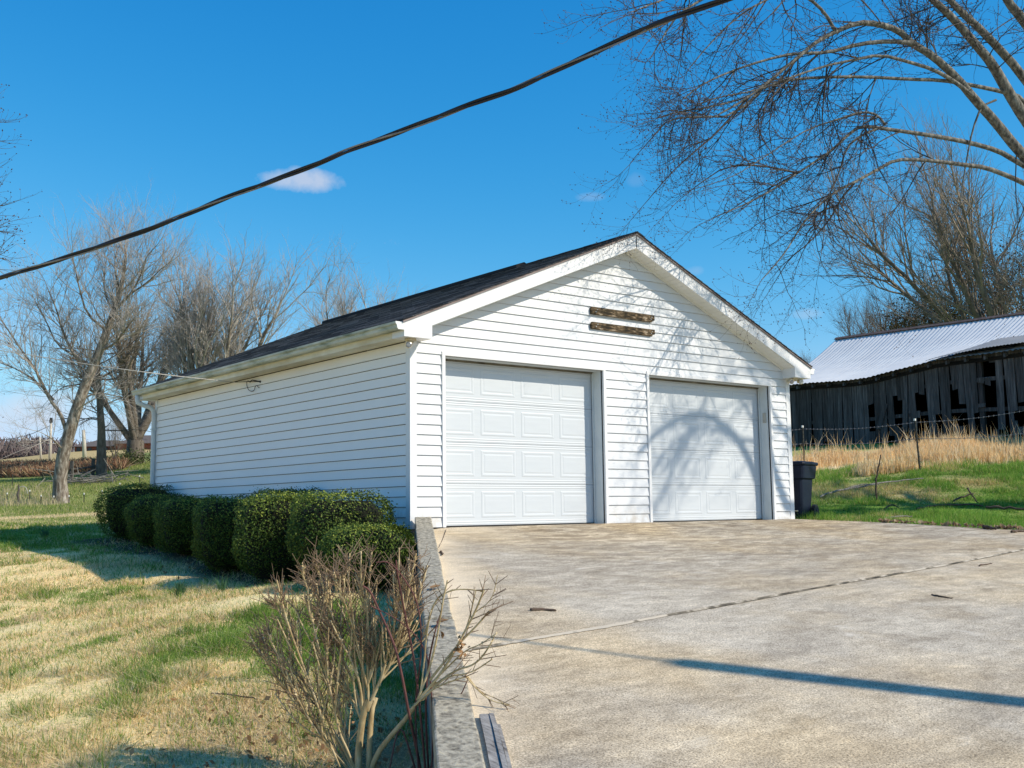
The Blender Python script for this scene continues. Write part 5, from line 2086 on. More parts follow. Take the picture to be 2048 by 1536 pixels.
def build_left_fences():
    D = 49
    for px, py0, py1, lab in ((14, 993, 1017, 'white topped post nearest the left edge, left of the crooked post'), (59, 988, 1018, 'white topped post just right of the crooked wooden post'),
                              (82, 992, 1013, 'white topped post midway between the crooked post and the leaning tree'), (107.5, 994, 1010, 'white topped post touching the left side of the leaning tree trunk'),
                              (138, 994, 1010, 'white topped post close on the right side of the leaning tree trunk'), (168, 986, 1008, 'white topped post standing alone between the leaning tree and the shrubs'),
                              (204, 977, 998, 'white topped post showing above the left end of the tallest dark shrub'), (239, 970, 990, 'white topped post above the middle of the tallest dark shrub'),
                              (278, 960, 972, 'white topped post farthest up the slope, beside the downspout')):
        dd = D if px < 180 else D + (px - 180) * .09
        g = ground_at(px, dd)
        h = max(.45, (py1 - py0) / FOC * dd * 1.05)
        steel_post(g, h, lab, 'white topped posts in the pasture', .07)
    for px, py0, py1, dd, lab in ((23.5, 961, 985, 60, 'plain dark post in the shaded pasture near the left edge'), (83.6, 946, 970, 64, 'plain dark post in the shaded pasture left of the leaning tree')):
        g = ground_at(px, dd)
        steel_post(g, (py1 - py0) / FOC * dd, lab, 'plain posts in the shaded pasture', 0)
    # crooked wooden post with a hoop of wire
    g = ground_at(36, 48)
    o = thing('crooked_post', g, 'crooked weathered post with a wire hoop left of the leaning tree', 'fence post')
    MB().tube([(0, 0, -.2), (.03, 0, .25), (-.02, 0, .5), (.03, 0, .75), (.0, 0, .95)], [.05, .05, .06, .045, .035], 8).build('shaft', M['grey_wood'], o)
    h = [RT * x + np.array([0, 0, z]) for x, z in ((.02, .75), (.08, .86), (.2, .88), (.33, .84), (.38, .7), (.4, .55))]
    MB().tube(smooth_line(h), .014, 6).build('hoop', M['white_cable'], o, smooth=True)
    # old plank fence by the slim tree
    pa, pb = ground_at(141, 62), ground_at(184, 64)
    o = thing('wooden_fence', pa, 'short stretch of old dark rail fence between the leaning and slim trees', 'fence')
    e = pb - pa
    ha, hb = (957 - 917) / FOC * 62, (950 - 912) / FOC * 64
    for q, h in ((np.zeros(3), ha), (e, hb), (e * 1.45, .8)):
        MB().obox(q + [0, 0, h / 2 - .1], RT * .085, FW * .07, (0, 0, h / 2 + .1)).build('post', M['grey_wood'], o)
    for z in (.55, .9):
        a, b = np.array([0, 0, z * .75]), e * 1.5 + np.array([0, 0, z * .75])
        MB().tube([a - FW * .1, (a + b) / 2 - FW * .1 - [0, 0, .05], b - FW * .1], [.06, .055, .05], 6).build('rail', M['grey_wood'], o)
    # far wooden light poles
    for px, py0, py1, dd, lab, w in ((100, 845, 922, 128, 'tallest pale utility pole standing in the tan field, leaning slightly', .16),
                                     (79.5, 874, 926, 135, 'shorter pale pole left of the tallest one in the tan field', .13),
                                     (167, 860, 932, 88, 'pale pole in front of the brick house', .16), (109, 905, 918, 170, 'faint farthest pole near the field crest', .1)):
        b = ground_at(px - (3 if px == 100 else 0), dd)
        top = at(px + (2 if px == 100 else 0), py0, dd)
        o = thing('field_pole', b, lab, 'pole', 'poles in the far field')
        tp = top - b
        MB().tube([(0, 0, -.3), tuple(tp * .5), tuple(tp)], [w * 1.15, w, w * .8], 8).build('shaft', M['pole'], o, smooth=True)
        if px == 100:
            MB().tube([tuple(tp), tuple(tp + [0, 0, .55])], [.22, .16], 8).build('transformer', M['rubber'], o)
    a, b, c = at(-60, 885, 110), at(45, 862, 120), at(101, 851, 128)
    o = thing('field_wire', a, 'thin dark power line sagging to the tallest far pole', 'wire')
    v, f = tube_arrays(smooth_line([np.zeros(3), b - a - [0, 0, .8], c - a]), .035, 4)
    obj('strand', mesh_np('strand', v, f), M['cable'], o)


build_left_fences()


def build_house():
    D = 150
    b = ground_at(190, D)
    o = thing('brick_house', b, 'low red brick ranch house with brown hip roof on the hill', 'house')
    ux = unit(np.array([RT[0], RT[1], 0]))
    uy = np.array([-ux[1], ux[0], 0])
    k = D / FOC
    X = lambda px: (px - 190) * k
    Z = lambda py: float(at(190, py, D)[2] - b[2])

    def bx(px0, px1, y0, y1, z0, z1):
        return MB().hexa([ux * a + uy * c + np.array([0, 0, z]) for z in (z0, z1) for a, c in ((X(px0), y0), (X(px1), y0), (X(px1), y1), (X(px0), y1))])
    bx(146, 232, 0, 8, -1.5, Z(892)).build('wall', M['brick_wall'], o)
    bx(232.1, 330, -1, 8, -1.5, Z(888)).build('wing_wall', M['brick_wall'], o)

    def hip(px0, px1, y0, y1, z0, z1, inset, name):
        a = [ux * X(px0) + uy * y0, ux * X(px1) + uy * y0, ux * X(px1) + uy * y1, ux * X(px0) + uy * y1]
        r0, r1 = ux * (X(px0) + inset) + uy * (y0 + y1) / 2, ux * (X(px1) - inset) + uy * (y0 + y1) / 2
        m = MB()
        v = [p + [0, 0, z0] for p in a] + [r0 + [0, 0, z1], r1 + [0, 0, z1]]
        m.add(v, [[0, 1, 5, 4], [1, 2, 5], [2, 3, 4, 5], [3, 0, 4], [3, 2, 1, 0]])
        m.build(name, M['house_roof'], o)
    hip(143, 236, -.7, 8.7, Z(893) + .03, Z(876), 1.6, 'roof')
    hip(228, 334, -1.6, 8.7, Z(889) + .04, Z(867), 2.5, 'wing_roof')
    for p0, p1, z0, z1 in ((150, 158, 893.5, 905), (172, 180, 894.5, 902), (190, 198, 894.5, 902), (206, 212, 894.5, 903)):
        bx(p0, p1, -.06, -.005, Z(z1), Z(z0)).build('window', M['house_dark'], o)
    bx(147, 147.6, -.5, -.3, -.8, Z(893)).build('porch_post', M['white_paint'], o)


build_house()


# far wooded ridge
def build_far_wood():
    rg = np.random.default_rng(23)
    a0, a1 = -900, 380
    V, F, n0, Cc = [], [], 0, []
    pts = []
    xs = np.linspace(-1500, 700, 70)
    top = np.interp(xs, [-1500, -600, -100, 0, 40, 70, 110, 160, 260, 700], [900, 880, 900, 903, 898, 893, 905, 912, 915, 915])
    D = 420
    rows = []
    for i, x in enumerate(xs):
        t = at(x, top[i] + 12, D)
        bq = at(x, 1005, D - 60)
        far = at(x, 1000, D + 160)
        rows.append([bq, (bq + t) / 2 + [0, 0, 2], t, far])
    v = np.array(rows).reshape(-1, 3)
    f = [[i * 4 + j, (i + 1) * 4 + j, (i + 1) * 4 + j + 1, i * 4 + j + 1] for i in range(len(xs) - 1) for j in range(3)]
    obj('wooded_hill', mesh_np('wooded_hill', v, np.array(f), np.full((len(v), 3), .09) * np.array([1.0, .8, .75]), True), M['far_wood'], kind='structure')
    segs, cols = [], []
    for k in range(1500):
        x = rg.uniform(-500, 330)
        u = rg.random()
        i = np.interp(x, xs, top)
        base = at(x, 940 - (940 - (i + 12)) * u, D - 40 + 40 * u)
        h = rg.uniform(5, 9.5)
        g = rg.choice([0, 1, 2])
        col = np.array([[.15, .115, .11], [.11, .085, .08], [.19, .15, .14]])[g] * rg.uniform(.8, 1.2)
        for q in range(9):
            a = base + np.array([0, 0, h * rg.uniform(.1, .6)])
            e = base + RT * rg.normal() * h * .26 + FW * rg.normal() * h * .2 + np.array([0, 0, h * rg.uniform(.55, 1.0)])
            segs.append((*a, *e, .28, .10))
            cols.append(col)
    v, f = segs_arrays(np.array(segs), 3)
    obj('far_woods', mesh_np('far_woods', v, f, np.repeat(np.array(cols), 6, 0)), M['far_wood'], kind='stuff',
        label='distant purplish bare wood covering the hill beyond the tan field')


build_far_wood()


# ------------------------------------------------------------------ clipped shrubs along the side wall
def shrub(px0, px1, top_py, D, label, seed, depth_r=None, bright=1.0):
    rg = np.random.default_rng(seed)
    c = at((px0 + px1) / 2, 1100, D)
    half = (px1 - px0) / 2 / FOC * D
    gz = float(ground_z(c[0], c[1]))
    top = float(at((px0 + px1) / 2, top_py, D)[2])
    base = np.array([c[0], c[1], gz])
    h = top - gz
    o = thing('clipped_shrub', base, label, 'shrub', 'clipped evergreen shrubs along the garage side')
    dr = depth_r or half

    def surf(n, scale):
        d = rg.normal(size=(n, 3))
        d /= np.linalg.norm(d, axis=1)[:, None]
        p = 3.2 + 1.4 * ((seed * .37) % 1)
        k = (np.abs(d[:, 0]) ** p + np.abs(d[:, 1]) ** p + np.abs(d[:, 2]) ** p) ** (1 / p)
        q = d / k[:, None]
        # narrower skirt
        zz = q[:, 2]
        wd = np.interp(zz, [-1, -.5, .2, 1], [.80, .95, 1.0, 1.0])
        lump = 1 + .075 * np.sin(q[:, 0] * 5 + seed) * np.cos(q[:, 1] * 4.3 + seed * 2) + .04 * np.sin(q[:, 2] * 6 + seed)
        P = RT * (q[:, :1] * half * wd[:, None] * lump[:, None]) + np.array([FW[0], FW[1], 0]) * (q[:, 1:2] * dr * wd[:, None] * lump[:, None])
        P = P + np.array([0, 0, 1]) * (zz * h * .49 * lump + h * .51)[:, None]
        cen = np.array([0, 0, h * .5])
        P = cen + (P - cen) * scale
        return P, d
    P1, d1 = surf(14000, rg.normal(.985, .032, 14000)[:, None])
    P2, d2 = surf(3500, rg.uniform(.75, .93, 3500)[:, None])
    P3, d3 = surf(420, (1.03 + np.abs(rg.normal(0, .045, 420)))[:, None])
    P = np.vstack([P1, P2, P3])
    N = np.vstack([d1, d2, d3])
    n = len(P)
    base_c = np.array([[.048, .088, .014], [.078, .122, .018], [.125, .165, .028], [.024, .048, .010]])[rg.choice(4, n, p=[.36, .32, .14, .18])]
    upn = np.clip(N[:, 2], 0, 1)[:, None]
    sunny = rg.random(n)[:, None] < .55 * np.clip(upn - .25, 0, 1)  # top leaves made paler, painting sunlight onto the shrub tops
    base_c = np.where(sunny, np.array([[.25, .30, .05]]), base_c) * rg.uniform(.7, 1.25, n)[:, None] * bright
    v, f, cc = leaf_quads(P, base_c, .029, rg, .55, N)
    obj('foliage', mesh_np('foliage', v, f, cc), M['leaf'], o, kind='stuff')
    # near-black core painting the shade inside the shrub, and a few stems
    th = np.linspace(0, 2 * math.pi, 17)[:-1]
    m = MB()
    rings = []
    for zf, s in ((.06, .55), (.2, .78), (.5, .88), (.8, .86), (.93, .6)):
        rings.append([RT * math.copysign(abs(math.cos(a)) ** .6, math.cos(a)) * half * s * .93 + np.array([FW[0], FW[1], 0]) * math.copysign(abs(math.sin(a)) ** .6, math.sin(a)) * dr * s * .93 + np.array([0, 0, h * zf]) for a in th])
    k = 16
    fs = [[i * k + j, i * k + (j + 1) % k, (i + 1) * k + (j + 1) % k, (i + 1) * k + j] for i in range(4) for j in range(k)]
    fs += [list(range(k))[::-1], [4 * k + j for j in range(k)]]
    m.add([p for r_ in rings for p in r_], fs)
    m.build('shade_core', M['hedge_core'], o)
    s = MB()
    for q in range(4):
        a = rg.uniform(-.12, .12, 2)
        s.tube([(a[0], a[1], -.05), (a[0] * 2, a[1] * 2, h * .3)], [.03, .02], 6)
    s.build('stem', M['bark_dark'], o)


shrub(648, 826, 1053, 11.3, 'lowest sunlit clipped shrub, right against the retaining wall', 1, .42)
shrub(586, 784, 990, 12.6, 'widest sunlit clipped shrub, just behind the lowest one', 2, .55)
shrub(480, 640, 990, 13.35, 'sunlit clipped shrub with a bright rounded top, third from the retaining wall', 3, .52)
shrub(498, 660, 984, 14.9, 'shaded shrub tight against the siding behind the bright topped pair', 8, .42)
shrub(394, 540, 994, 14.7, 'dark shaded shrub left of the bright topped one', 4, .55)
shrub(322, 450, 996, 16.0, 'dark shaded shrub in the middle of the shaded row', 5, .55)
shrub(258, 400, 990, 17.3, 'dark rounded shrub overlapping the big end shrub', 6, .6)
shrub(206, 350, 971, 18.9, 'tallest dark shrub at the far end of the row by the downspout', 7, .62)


# ------------------------------------------------------------------ pruned bush in the foreground
def build_bush():
    D = 6.25
    b = ground_at(722, D)
    o = thing('pruned_bush', b, 'leafless hard pruned bush of tan canes in front of the retaining wall', 'bush')
    r = random.Random(17)
    rg = np.random.default_rng(17)
    P = lambda px, py, dd: at(px, py, D + dd) - b
    Z = lambda L: [(500 + x / 3.368, 1080 + y / 3.368) for x, y in L]
    mains = [
        ([(718, 1565), (716, 1520), (720, 1470), (727, 1425), (738, 1400)], .023, .017, 0),
        ([(738, 1560), (738, 1515), (740, 1470), (743, 1420), (752, 1395)], .019, .014, .08),
        ([(738, 1560), (752, 1510), (785, 1468), (815, 1434), (840, 1398), (872, 1365)], .018, .010, -.08),
    ]
    prim = [
        (Z([(690, 1570), (560, 1440), (440, 1260), (330, 1100), (200, 960), (100, 810), (0, 650)]), .0095, .05),
        (Z([(700, 1580), (560, 1420), (420, 1250), (330, 1080), (250, 900), (150, 700), (110, 600)]), .0085, -.1),
        (Z([(710, 1580), (640, 1420), (560, 1280), (450, 1080), (380, 900), (300, 650), (220, 500), (140, 430)]), .010, .15),
        (Z([(720, 1580), (660, 1420), (600, 1300), (560, 1100), (500, 850), (430, 600), (390, 330), (340, 190)]), .009, -.15),
        (Z([(745, 1200), (700, 1090), (650, 1000), (560, 750), (480, 560), (400, 270)]), .010, .1),
        (Z([(760, 1160), (740, 950), (660, 760), (580, 600), (520, 420), (470, 230), (440, 175)]), .010, -.12),
        (Z([(770, 1150), (765, 900), (720, 700), (690, 520), (660, 300), (672, 90)]), .010, .16),
        (Z([(800, 1130), (790, 880), (800, 600), (780, 450), (745, 300), (748, 80)]), .010, .0),
        (Z([(830, 1080), (850, 860), (835, 650), (805, 400), (800, 250), (822, 70)]), .009, .18),
        (Z([(790, 1150), (830, 1050), (900, 900), (1000, 760), (1060, 620), (1120, 450), (1160, 300), (1195, 170)]), .014, .0),
        (Z([(870, 980), (900, 880), (960, 650), (990, 450), (1000, 250), (1005, 60)]), .009, -.1),
        (Z([(950, 830), (1010, 700), (1050, 560), (1080, 350), (1065, 120)]), .008, .12),
        (Z([(930, 870), (960, 760), (1010, 600), (1060, 400), (1120, 90)]), .008, -.18),
        (Z([(620, 1560), (520, 1330), (460, 1120), (360, 850), (250, 560), (180, 270)]), .008, -.22),
        (Z([(700, 1540), (640, 1350), (600, 1120), (580, 900), (540, 700), (510, 480), (515, 190)]), .008, .22),
        (Z([(690, 1560), (600, 1400), (500, 1150), (400, 1000), (280, 860), (170, 760), (60, 660)]), .008, .2),
        (Z([(760, 1180), (700, 960), (620, 800), (560, 620), (500, 500), (455, 350), (380, 265)]), .009, .24),
        (Z([(790, 1000), (740, 760), (700, 600), (640, 430), (610, 350), (565, 215)]), .008, -.2),
    ]
    starts, canes = [], []
    for k, (pts, r0, r1, dd) in enumerate(mains):
        p = smooth_line([P(x, y, dd * i / 3) for i, (x, y) in enumerate(pts)], 1)
        v, f = tube_arrays(p, np.linspace(r0, r1, len(p)), 9)
        obj('trunk' if k < 2 else 'branch', mesh_np('branch', v, f, None, True), M['cane'], o)
    for pts, r0, dd in prim:
        p = smooth_line([P(x, y, dd * (i / len(pts))) for i, (x, y) in enumerate(pts)], 2)
        canes.append((p, r0 * .82, .0042, 0))
        L = np.linalg.norm(np.diff(p, axis=0), axis=1).sum()
        for q in range(r.randrange(12, 18)):
            i = int(len(p) * r.uniform(.16, .88))
            d = unit(p[min(i + 2, len(p) - 1)] - p[i - 1])
            sd = unit(np.cross(d, rg.normal(size=3)))
            g = math.radians(r.uniform(12, 34))
            d2 = unit(d * math.cos(g) + sd * math.sin(g) + np.array([0, 0, .18]))
            ln = L * r.uniform(.16, .42) * (1.15 - i / len(p) * .6)
            # shoots end at about the clipped outline
            tip = p[i] + d2 * ln
            ex, ey = to_px(tip + b)
            lim = np.interp(ex, [500, 560, 620, 700, 800, 860], [1265, 1180, 1130, 1105, 1100, 1130])
            lim += 40
            if ey < lim:
                ln *= max(.25, (to_px(p[i] + b)[1] - lim) / max(1.0, to_px(p[i] + b)[1] - ey))
            mid = p[i] + d2 * ln * .5 + rg.normal(scale=.008, size=3)
            tip = p[i] + unit(d2 + np.array([0, 0, .15])) * ln
            canes.append((smooth_line([p[i], mid, tip], 2), min(r0 * (1 - .4 * i / len(p)) * .7, .0064), .0032, 0))
    right = [([(838, 1398), (880, 1350), (905, 1310), (930, 1262), (950, 1225), (968, 1180)], .011), ([(870, 1370), (910, 1340), (950, 1330), (975, 1300), (990, 1270)], .009),
             ([(845, 1400), (890, 1352), (940, 1348), (985, 1318)], .008), ([(930, 1350), (945, 1370), (980, 1402), (1020, 1410)], .006), ([(935, 1352), (960, 1385), (990, 1395), (1015, 1412)], .005),
             ([(835, 1400), (862, 1330), (875, 1270), (886, 1200), (895, 1160)], .009), ([(850, 1270), (868, 1200), (900, 1180), (930, 1178), (965, 1182)], .008), ([(860, 1360), (915, 1290), (955, 1250), (980, 1220)], .010),
             ([(905, 1310), (935, 1255), (952, 1180)], .006), ([(950, 1225), (985, 1200), (995, 1150)], .004), ([(820, 1420), (860, 1380), (895, 1365), (935, 1352)], .009), ([(880, 1350), (930, 1300), (960, 1290), (995, 1265)], .006),
             ([(840, 1395), (848, 1330), (853, 1270), (862, 1220)], .007)]
    for pts, rr in right:
        canes.append((smooth_line([P(x, y, -.25 - .1 * i / len(pts)) for i, (x, y) in enumerate(pts)], 2), rr * .8, rr * .42, 0))
    tw, knots = [], []
    for p, r0, r1, _ in canes:
        rad = np.linspace(r0, r1, len(p))
        v, f = tube_arrays(p, rad, 6)
        n0 = len(v)
        f = np.vstack([f, [[n0 - 6, n0 - 5, n0 - 4, n0 - 3], [n0 - 6, n0 - 3, n0 - 2, n0 - 1]]])
        obj('cane', mesh_np('cane', v, f, None, True), M['cane'], o)
        for q in range(r.randrange(4, 10)):
            i = r.randrange(len(p) // 4, len(p) - 1)
            d = unit(p[i + 1] - p[i])
            s = unit(np.cross(d, rg.normal(size=3)))
            L = min(abs(r.gauss(.06, .05)) + .02, .15)
            e = p[i] + (d * .8 + s * .65) * L
            tw.append((*p[i], *e, max(.0022, r0 * .42), .0016))
            if L > .1:
                e2 = p[i] + (d * .8 + s * .65) * L * .6
                tw.append((*e2, *(e2 + (d - s * .5 + rg.normal(scale=.3, size=3)) * L * .4), .0018, .001))
        for q in range(3):
            i = r.randrange(0, len(p))
            knots.append(p[i])
    v, f = segs_arrays(np.array(tw), 4)
    obj('twigs', mesh_np('twigs', v, f), M['cane_tip'], o, kind='stuff')
    v, f = tetra_buds(np.array(knots), .011, 6)
    obj('knots', mesh_np('knots', v, f), M['cane'], o, kind='stuff')
    # dead seed head and a curled leaf caught on the right
    lp = np.vstack([P(922, 1300, -.3) + rg.normal(scale=.02, size=(30, 3)) * [1, 1, 1.6], P(882, 1268, -.1) + rg.normal(scale=.012, size=(4, 3)), P(705, 1420, -.05) + rg.normal(scale=.02, size=(4, 3))])
    v, f, cc = leaf_quads(lp, np.full((len(lp), 3), .2), .04, rg, .5)
    obj('dead_leaves', mesh_np('dead_leaves', v, f, cc), M['dead_leaf'], o)
    # reddish brambles through it: they root apart from the bush
    rb = ground_at(850, 6.1)
    q = thing('bramble', rb, 'reddish bramble stems threading up through the pruned bush', 'bramble')
    Q = lambda px, py, dd: at(px, py, 6.0 + dd) - rb
    for pts, rr in (([(850, 1590), (830, 1480), (818, 1430), (806, 1360), (790, 1290), (760, 1225), (740, 1180), (726, 1172)], .0085), ([(855, 1590), (845, 1470), (835, 1370), (825, 1300), (808, 1220), (795, 1150), (792, 1120)], .007),
                    ([(845, 1590), (820, 1500), (798, 1440), (775, 1560)], .006), ([(860, 1590), (850, 1420), (856, 1330), (868, 1270), (880, 1230)], .0065), ([(840, 1590), (828, 1410), (845, 1300), (838, 1210), (815, 1165), (780, 1122), (752, 1125)], .005),
                    ([(862, 1600), (866, 1450), (862, 1360), (850, 1290), (800, 1240), (742, 1212)], .0045), ([(850, 1590), (880, 1440), (920, 1395), (935, 1360)], .0045)):
        p = smooth_line([Q(x, y, r.uniform(-.05, .1)) for x, y in pts], 2)
        v, f = tube_arrays(p, np.linspace(rr, rr * .6, len(p)), 6)
        obj('stem', mesh_np('stem', v, f, None, True), M['vine_red'], q)


build_bush()


# ------------------------------------------------------------------ sticks, leaves, brush
def stick(pts, rad, label, mat='stick', name='stick', lift=None):
    P = [drive_at(*q) if len(q) == 2 else np.array([*ground_at(q[0], q[2])[:2], ground_at(q[0], q[2])[2] + q[1]]) for q in pts]
    P = np.array(P)
    o = thing(name, P[0], label, 'stick')
    q = smooth_line(P - P[0] + np.array([0, 0, rad * .9]), 2)
    q = q + NPR.normal(scale=rad * .35, size=q.shape)
    MB().tube(q, np.interp(np.linspace(0, 1, len(q)), [0, .3, 1], [rad * .8, rad, rad * .55]), 7).build('shaft', M[mat], o, smooth=True)
    return o


stick([(1062, 1222), (1088, 1221), (1112, 1223)], .013, 'short thick dark stick on the driveway before the left door')
stick([(1864, 1191), (1880, 1195), (1906, 1198)], .008, 'thin crooked twig lying alone on the right of the driveway')
stick([(1966, 1057), (1978, 1059), (1992, 1061)], .028, 'stubby brown stick near the grass edge of the driveway')
stick([(2024, 1066), (2036, 1064), (2060, 1064)], .02, 'dark stick at the driveway edge beside the leaf litter')
stick([(1958, 1133), (1966, 1131), (1984, 1128)], .008, 'tiny twig beside the joint on the right of the driveway')
stick([(881, 1104), (886, 1112)], .012, 'tiny dark stub on the driveway against the wall')
stick([(892, 1060), (884, 1082), (877, 1096)], .004, 'slender dry stalk leaning at the wall below the left door')
# fallen wood in the right grass
stick([(1640, .06, 23.6), (1668, .10, 24.0), (1720, .12, 24.4), (1790, .10, 24.8), (1850, .07, 25.0)], .024, 'long fallen grey limb lying in the grass behind the bin', 'log', 'fallen_limb')
stick([(1690, .13, 24.0), (1720, .2, 24.2), (1760, .13, 24.4)], .016, 'thinner branch resting on the long fallen limb', 'log', 'fallen_limb')
stick([(1972, .03, 21.4), (2010, .05, 21.2), (2070, .05, 20.8)], .028, 'thick dark fallen limb near the right edge in the grass', 'stick', 'fallen_limb')
stick([(1832, .03, 21.4), (1868, .06, 21.6), (1910, .05, 21.8), (1965, .04, 21.6)], .022, 'crooked fallen branch in the middle of the grass bank', 'stick', 'fallen_limb')
stick([(1905, .05, 22.2), (1925, .12, 22.3), (1948, .18, 22.3)], .02, 'forked dead branch sticking up from the grass bank', 'stick', 'fallen_limb')
stick([(1936, .26, 22.5), (1948, .1, 22.3), (1956, .0, 22.2)], .018, 'thin dead prong crossing the forked branch', 'stick', 'fallen_limb')
stick([(1755, .0, 22.6), (1752, .34, 22.6), (1757, .62, 22.6), (1763, .82, 22.6), (1766, 1.0, 22.6)], .020, 'upright crooked dead stem in the grass left of the steel post', 'stick', 'dead_stem')
stick([(1768, .05, 21.2), (1785, .16, 21.3), (1802, .02, 21.2)], .015, 'small bent twig in the grass below the upright dead stem', 'stick', 'fallen_limb')
stick([(1764, .02, 19.4), (1795, .04, 19.6), (1822, .05, 19.7)], .015, 'pale thin stick in the shaded grass beyond the bin', 'log', 'fallen_limb')
# lawn sticks
stick([(430, .02, 7.9), (470, .02, 7.85), (520, .03, 7.7)], .006, 'thin twig in the lawn left of the pruned bush')


def leaf_thing(px, py, label):
    p = drive_at(px, py) + np.array([0, 0, .06])
    o = thing('dry_leaf', p, label, 'leaf')
    v = [(-.05, 0, 0), (-.02, -.04, .012), (.03, -.035, .02), (.06, 0, .015), (.03, .035, .022), (-.02, .04, .01), (0, 0, .0)]
    obj('blade', mesh_np('blade', v, np.array([[0, 1, 6], [1, 2, 6], [2, 3, 6], [3, 4, 6], [4, 5, 6], [5, 0, 6]])), M['dead_leaf'], o)


leaf_thing(884, 1262, 'curled orange brown leaf on the wall beside the bush')
leaf_thing(870, 1190, 'flat brown leaf lying on the wall above the bush')


# ------------------------------------------------------------------ grass blades, straw, litter
def in_view(x, y, z, m=60):
    d = np.stack([x, y, z], 1) - CAM
    w = d @ FW
    px = 1024 + FOC * (d @ RT) / w
    py = 768 - FOC * (d @ UP) / w
    return (w > 2) & (px > -m) & (px < 2048 + m) & (py < 1536 + 2 * m) & (py > -200), px, py


def blades(x, y, h, w, col, rg, lean=.5, zoff=-.01, tall=False):
    n = len(x)
    z = ground_z(x, y) + zoff
    a = rg.uniform(0, 2 * math.pi, n)
    ux, uy = np.cos(a) * w, np.sin(a) * w
    b = rg.uniform(0, 2 * math.pi, n)
    ln = h * np.abs(rg.normal(0, 1, n)) * lean
    tx, ty = np.cos(b) * ln, np.sin(b) * ln
    P = np.stack([x, y, z], 1)
    if not tall:
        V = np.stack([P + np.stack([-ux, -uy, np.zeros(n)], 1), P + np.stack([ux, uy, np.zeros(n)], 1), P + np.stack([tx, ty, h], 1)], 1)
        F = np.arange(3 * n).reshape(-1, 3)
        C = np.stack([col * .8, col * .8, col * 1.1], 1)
        return V.reshape(-1, 3), F, C.reshape(-1, 3)
    M1 = P + np.stack([tx * .3, ty * .3, h * .6], 1)
    T = P + np.stack([tx, ty, h], 1)
    o = np.stack([ux, uy, np.zeros(n)], 1)
    V = np.stack([P - o, P + o, M1 + o * .8, M1 - o * .8, T], 1)
    F4 = (np.arange(n)[:, None] * 5 + np.array([[0, 1, 2, 3]]))
    F3 = (np.arange(n)[:, None] * 5 + np.array([[3, 2, 4]]))
    C = np.repeat(col[:, None, :], 5, 1)
    return V.reshape(-1, 3), [F4, F3], C.reshape(-1, 3)


def build_lawn():
    rg = np.random.default_rng(101)
    n = 900000
    D = 4.6 * (27 / 4.6) ** rg.random(n)
    px = rg.uniform(-60, 920, n)
    lat = (px - 1024) / FOC * D
    fx, fy = math.sin(YAW), math.cos(YAW)
    x = CAM[0] + fx * D + fy * lat
    y = CAM[1] + fy * D - fx * lat
    keep = (wall_side(x, y) < -.01) & ~((x > -.05) & (x < WALL_W) & (y > -.2) & (y < LEN + .1))
    x, y, D = x[keep], y[keep], D[keep]
    ok, px, py = in_view(x, y, ground_z(x, y))
    x, y, D = x[ok], y[ok], D[ok]
    keep = rg.random(len(x)) < np.clip(.25 + .75 * smooth(3, 9, D), 0, 1) * .62
    x, y, D = x[keep], y[keep], D[keep]
    # bare soil under the pruned bush and the shrubs
    bed_shade = (1 - smooth(1.35, 1.95, -x)) * smooth(-2.6, -2.0, y + x * .35) * (1 - smooth(8.6, 9.2, y))
    keep = rg.random(len(x)) > bed_shade * .85
    x, y, D = x[keep], y[keep], D[keep]
    bx, by = ground_at(690, 6.6)[:2]
    soil = np.exp(-(((x - bx) ** 2 + (y - by) ** 2) / 1.0))
    keep = rg.random(len(x)) > soil * .55
    x, y, D, soil = x[keep], y[keep], D[keep], soil[keep]
    n = len(x)
    g = lawn_green(x, y)
    isg = rg.random(n) < g * .72 + .09
    keep = isg | (rg.random(n) < .62)
    x, y, D, g, isg = x[keep], y[keep], D[keep], g[keep], isg[keep]
    n = len(x)
    dry = np.array([[.90, .74, .42], [.86, .66, .33], [.90, .79, .53], [.66, .47, .21]])[rg.choice(4, n, p=[.4, .3, .2, .1])]
    grn = np.array([[.20, .32, .055], [.29, .40, .08], [.14, .25, .045]])[rg.choice(3, n)]
    col = np.where(isg[:, None], grn, dry) * rg.uniform(.75, 1.2, n)[:, None]
    tuft = smooth(.50, .72, fbm(x, y, 2.6, 3, 140))
    h = np.where(isg, rg.uniform(.03, .08, n), rg.uniform(.015, .055, n)) * (.75 + 1.1 * tuft)
    w = .0016 + D * .00028
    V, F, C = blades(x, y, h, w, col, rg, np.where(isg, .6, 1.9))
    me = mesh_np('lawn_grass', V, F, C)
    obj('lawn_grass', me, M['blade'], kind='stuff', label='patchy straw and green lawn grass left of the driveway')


build_lawn()


def build_litter():
    rg = np.random.default_rng(131)
    bx, by = ground_at(690, 6.9)[:2]
    n = 420
    x, y = rg.normal(bx, .75, n), rg.normal(by, .75, n)
    x2, y2 = rg.uniform(-2.0, -.2, 240), rg.uniform(-1.5, 8.5, 240)
    x, y = np.concatenate([x, x2]), np.concatenate([y, y2])
    keep = wall_side(x, y) < -.06
    x, y = x[keep], y[keep]
    P = np.stack([x, y, ground_z(x, y) + .012 + rg.random(len(x)) * .025], 1)
    col = np.array([[.30, .19, .10], [.22, .13, .07], [.42, .30, .18], [.36, .20, .09]])[rg.choice(4, len(x))] * rg.uniform(.7, 1.25, len(x))[:, None]
    v, f, cc = leaf_quads(P, col, .05, rg, .6)
    obj('fallen_leaves', mesh_np('fallen_leaves', v, f, cc), M['blade'], kind='stuff', label='small brown fallen leaves under the bush and the clipped shrubs')


build_litter()


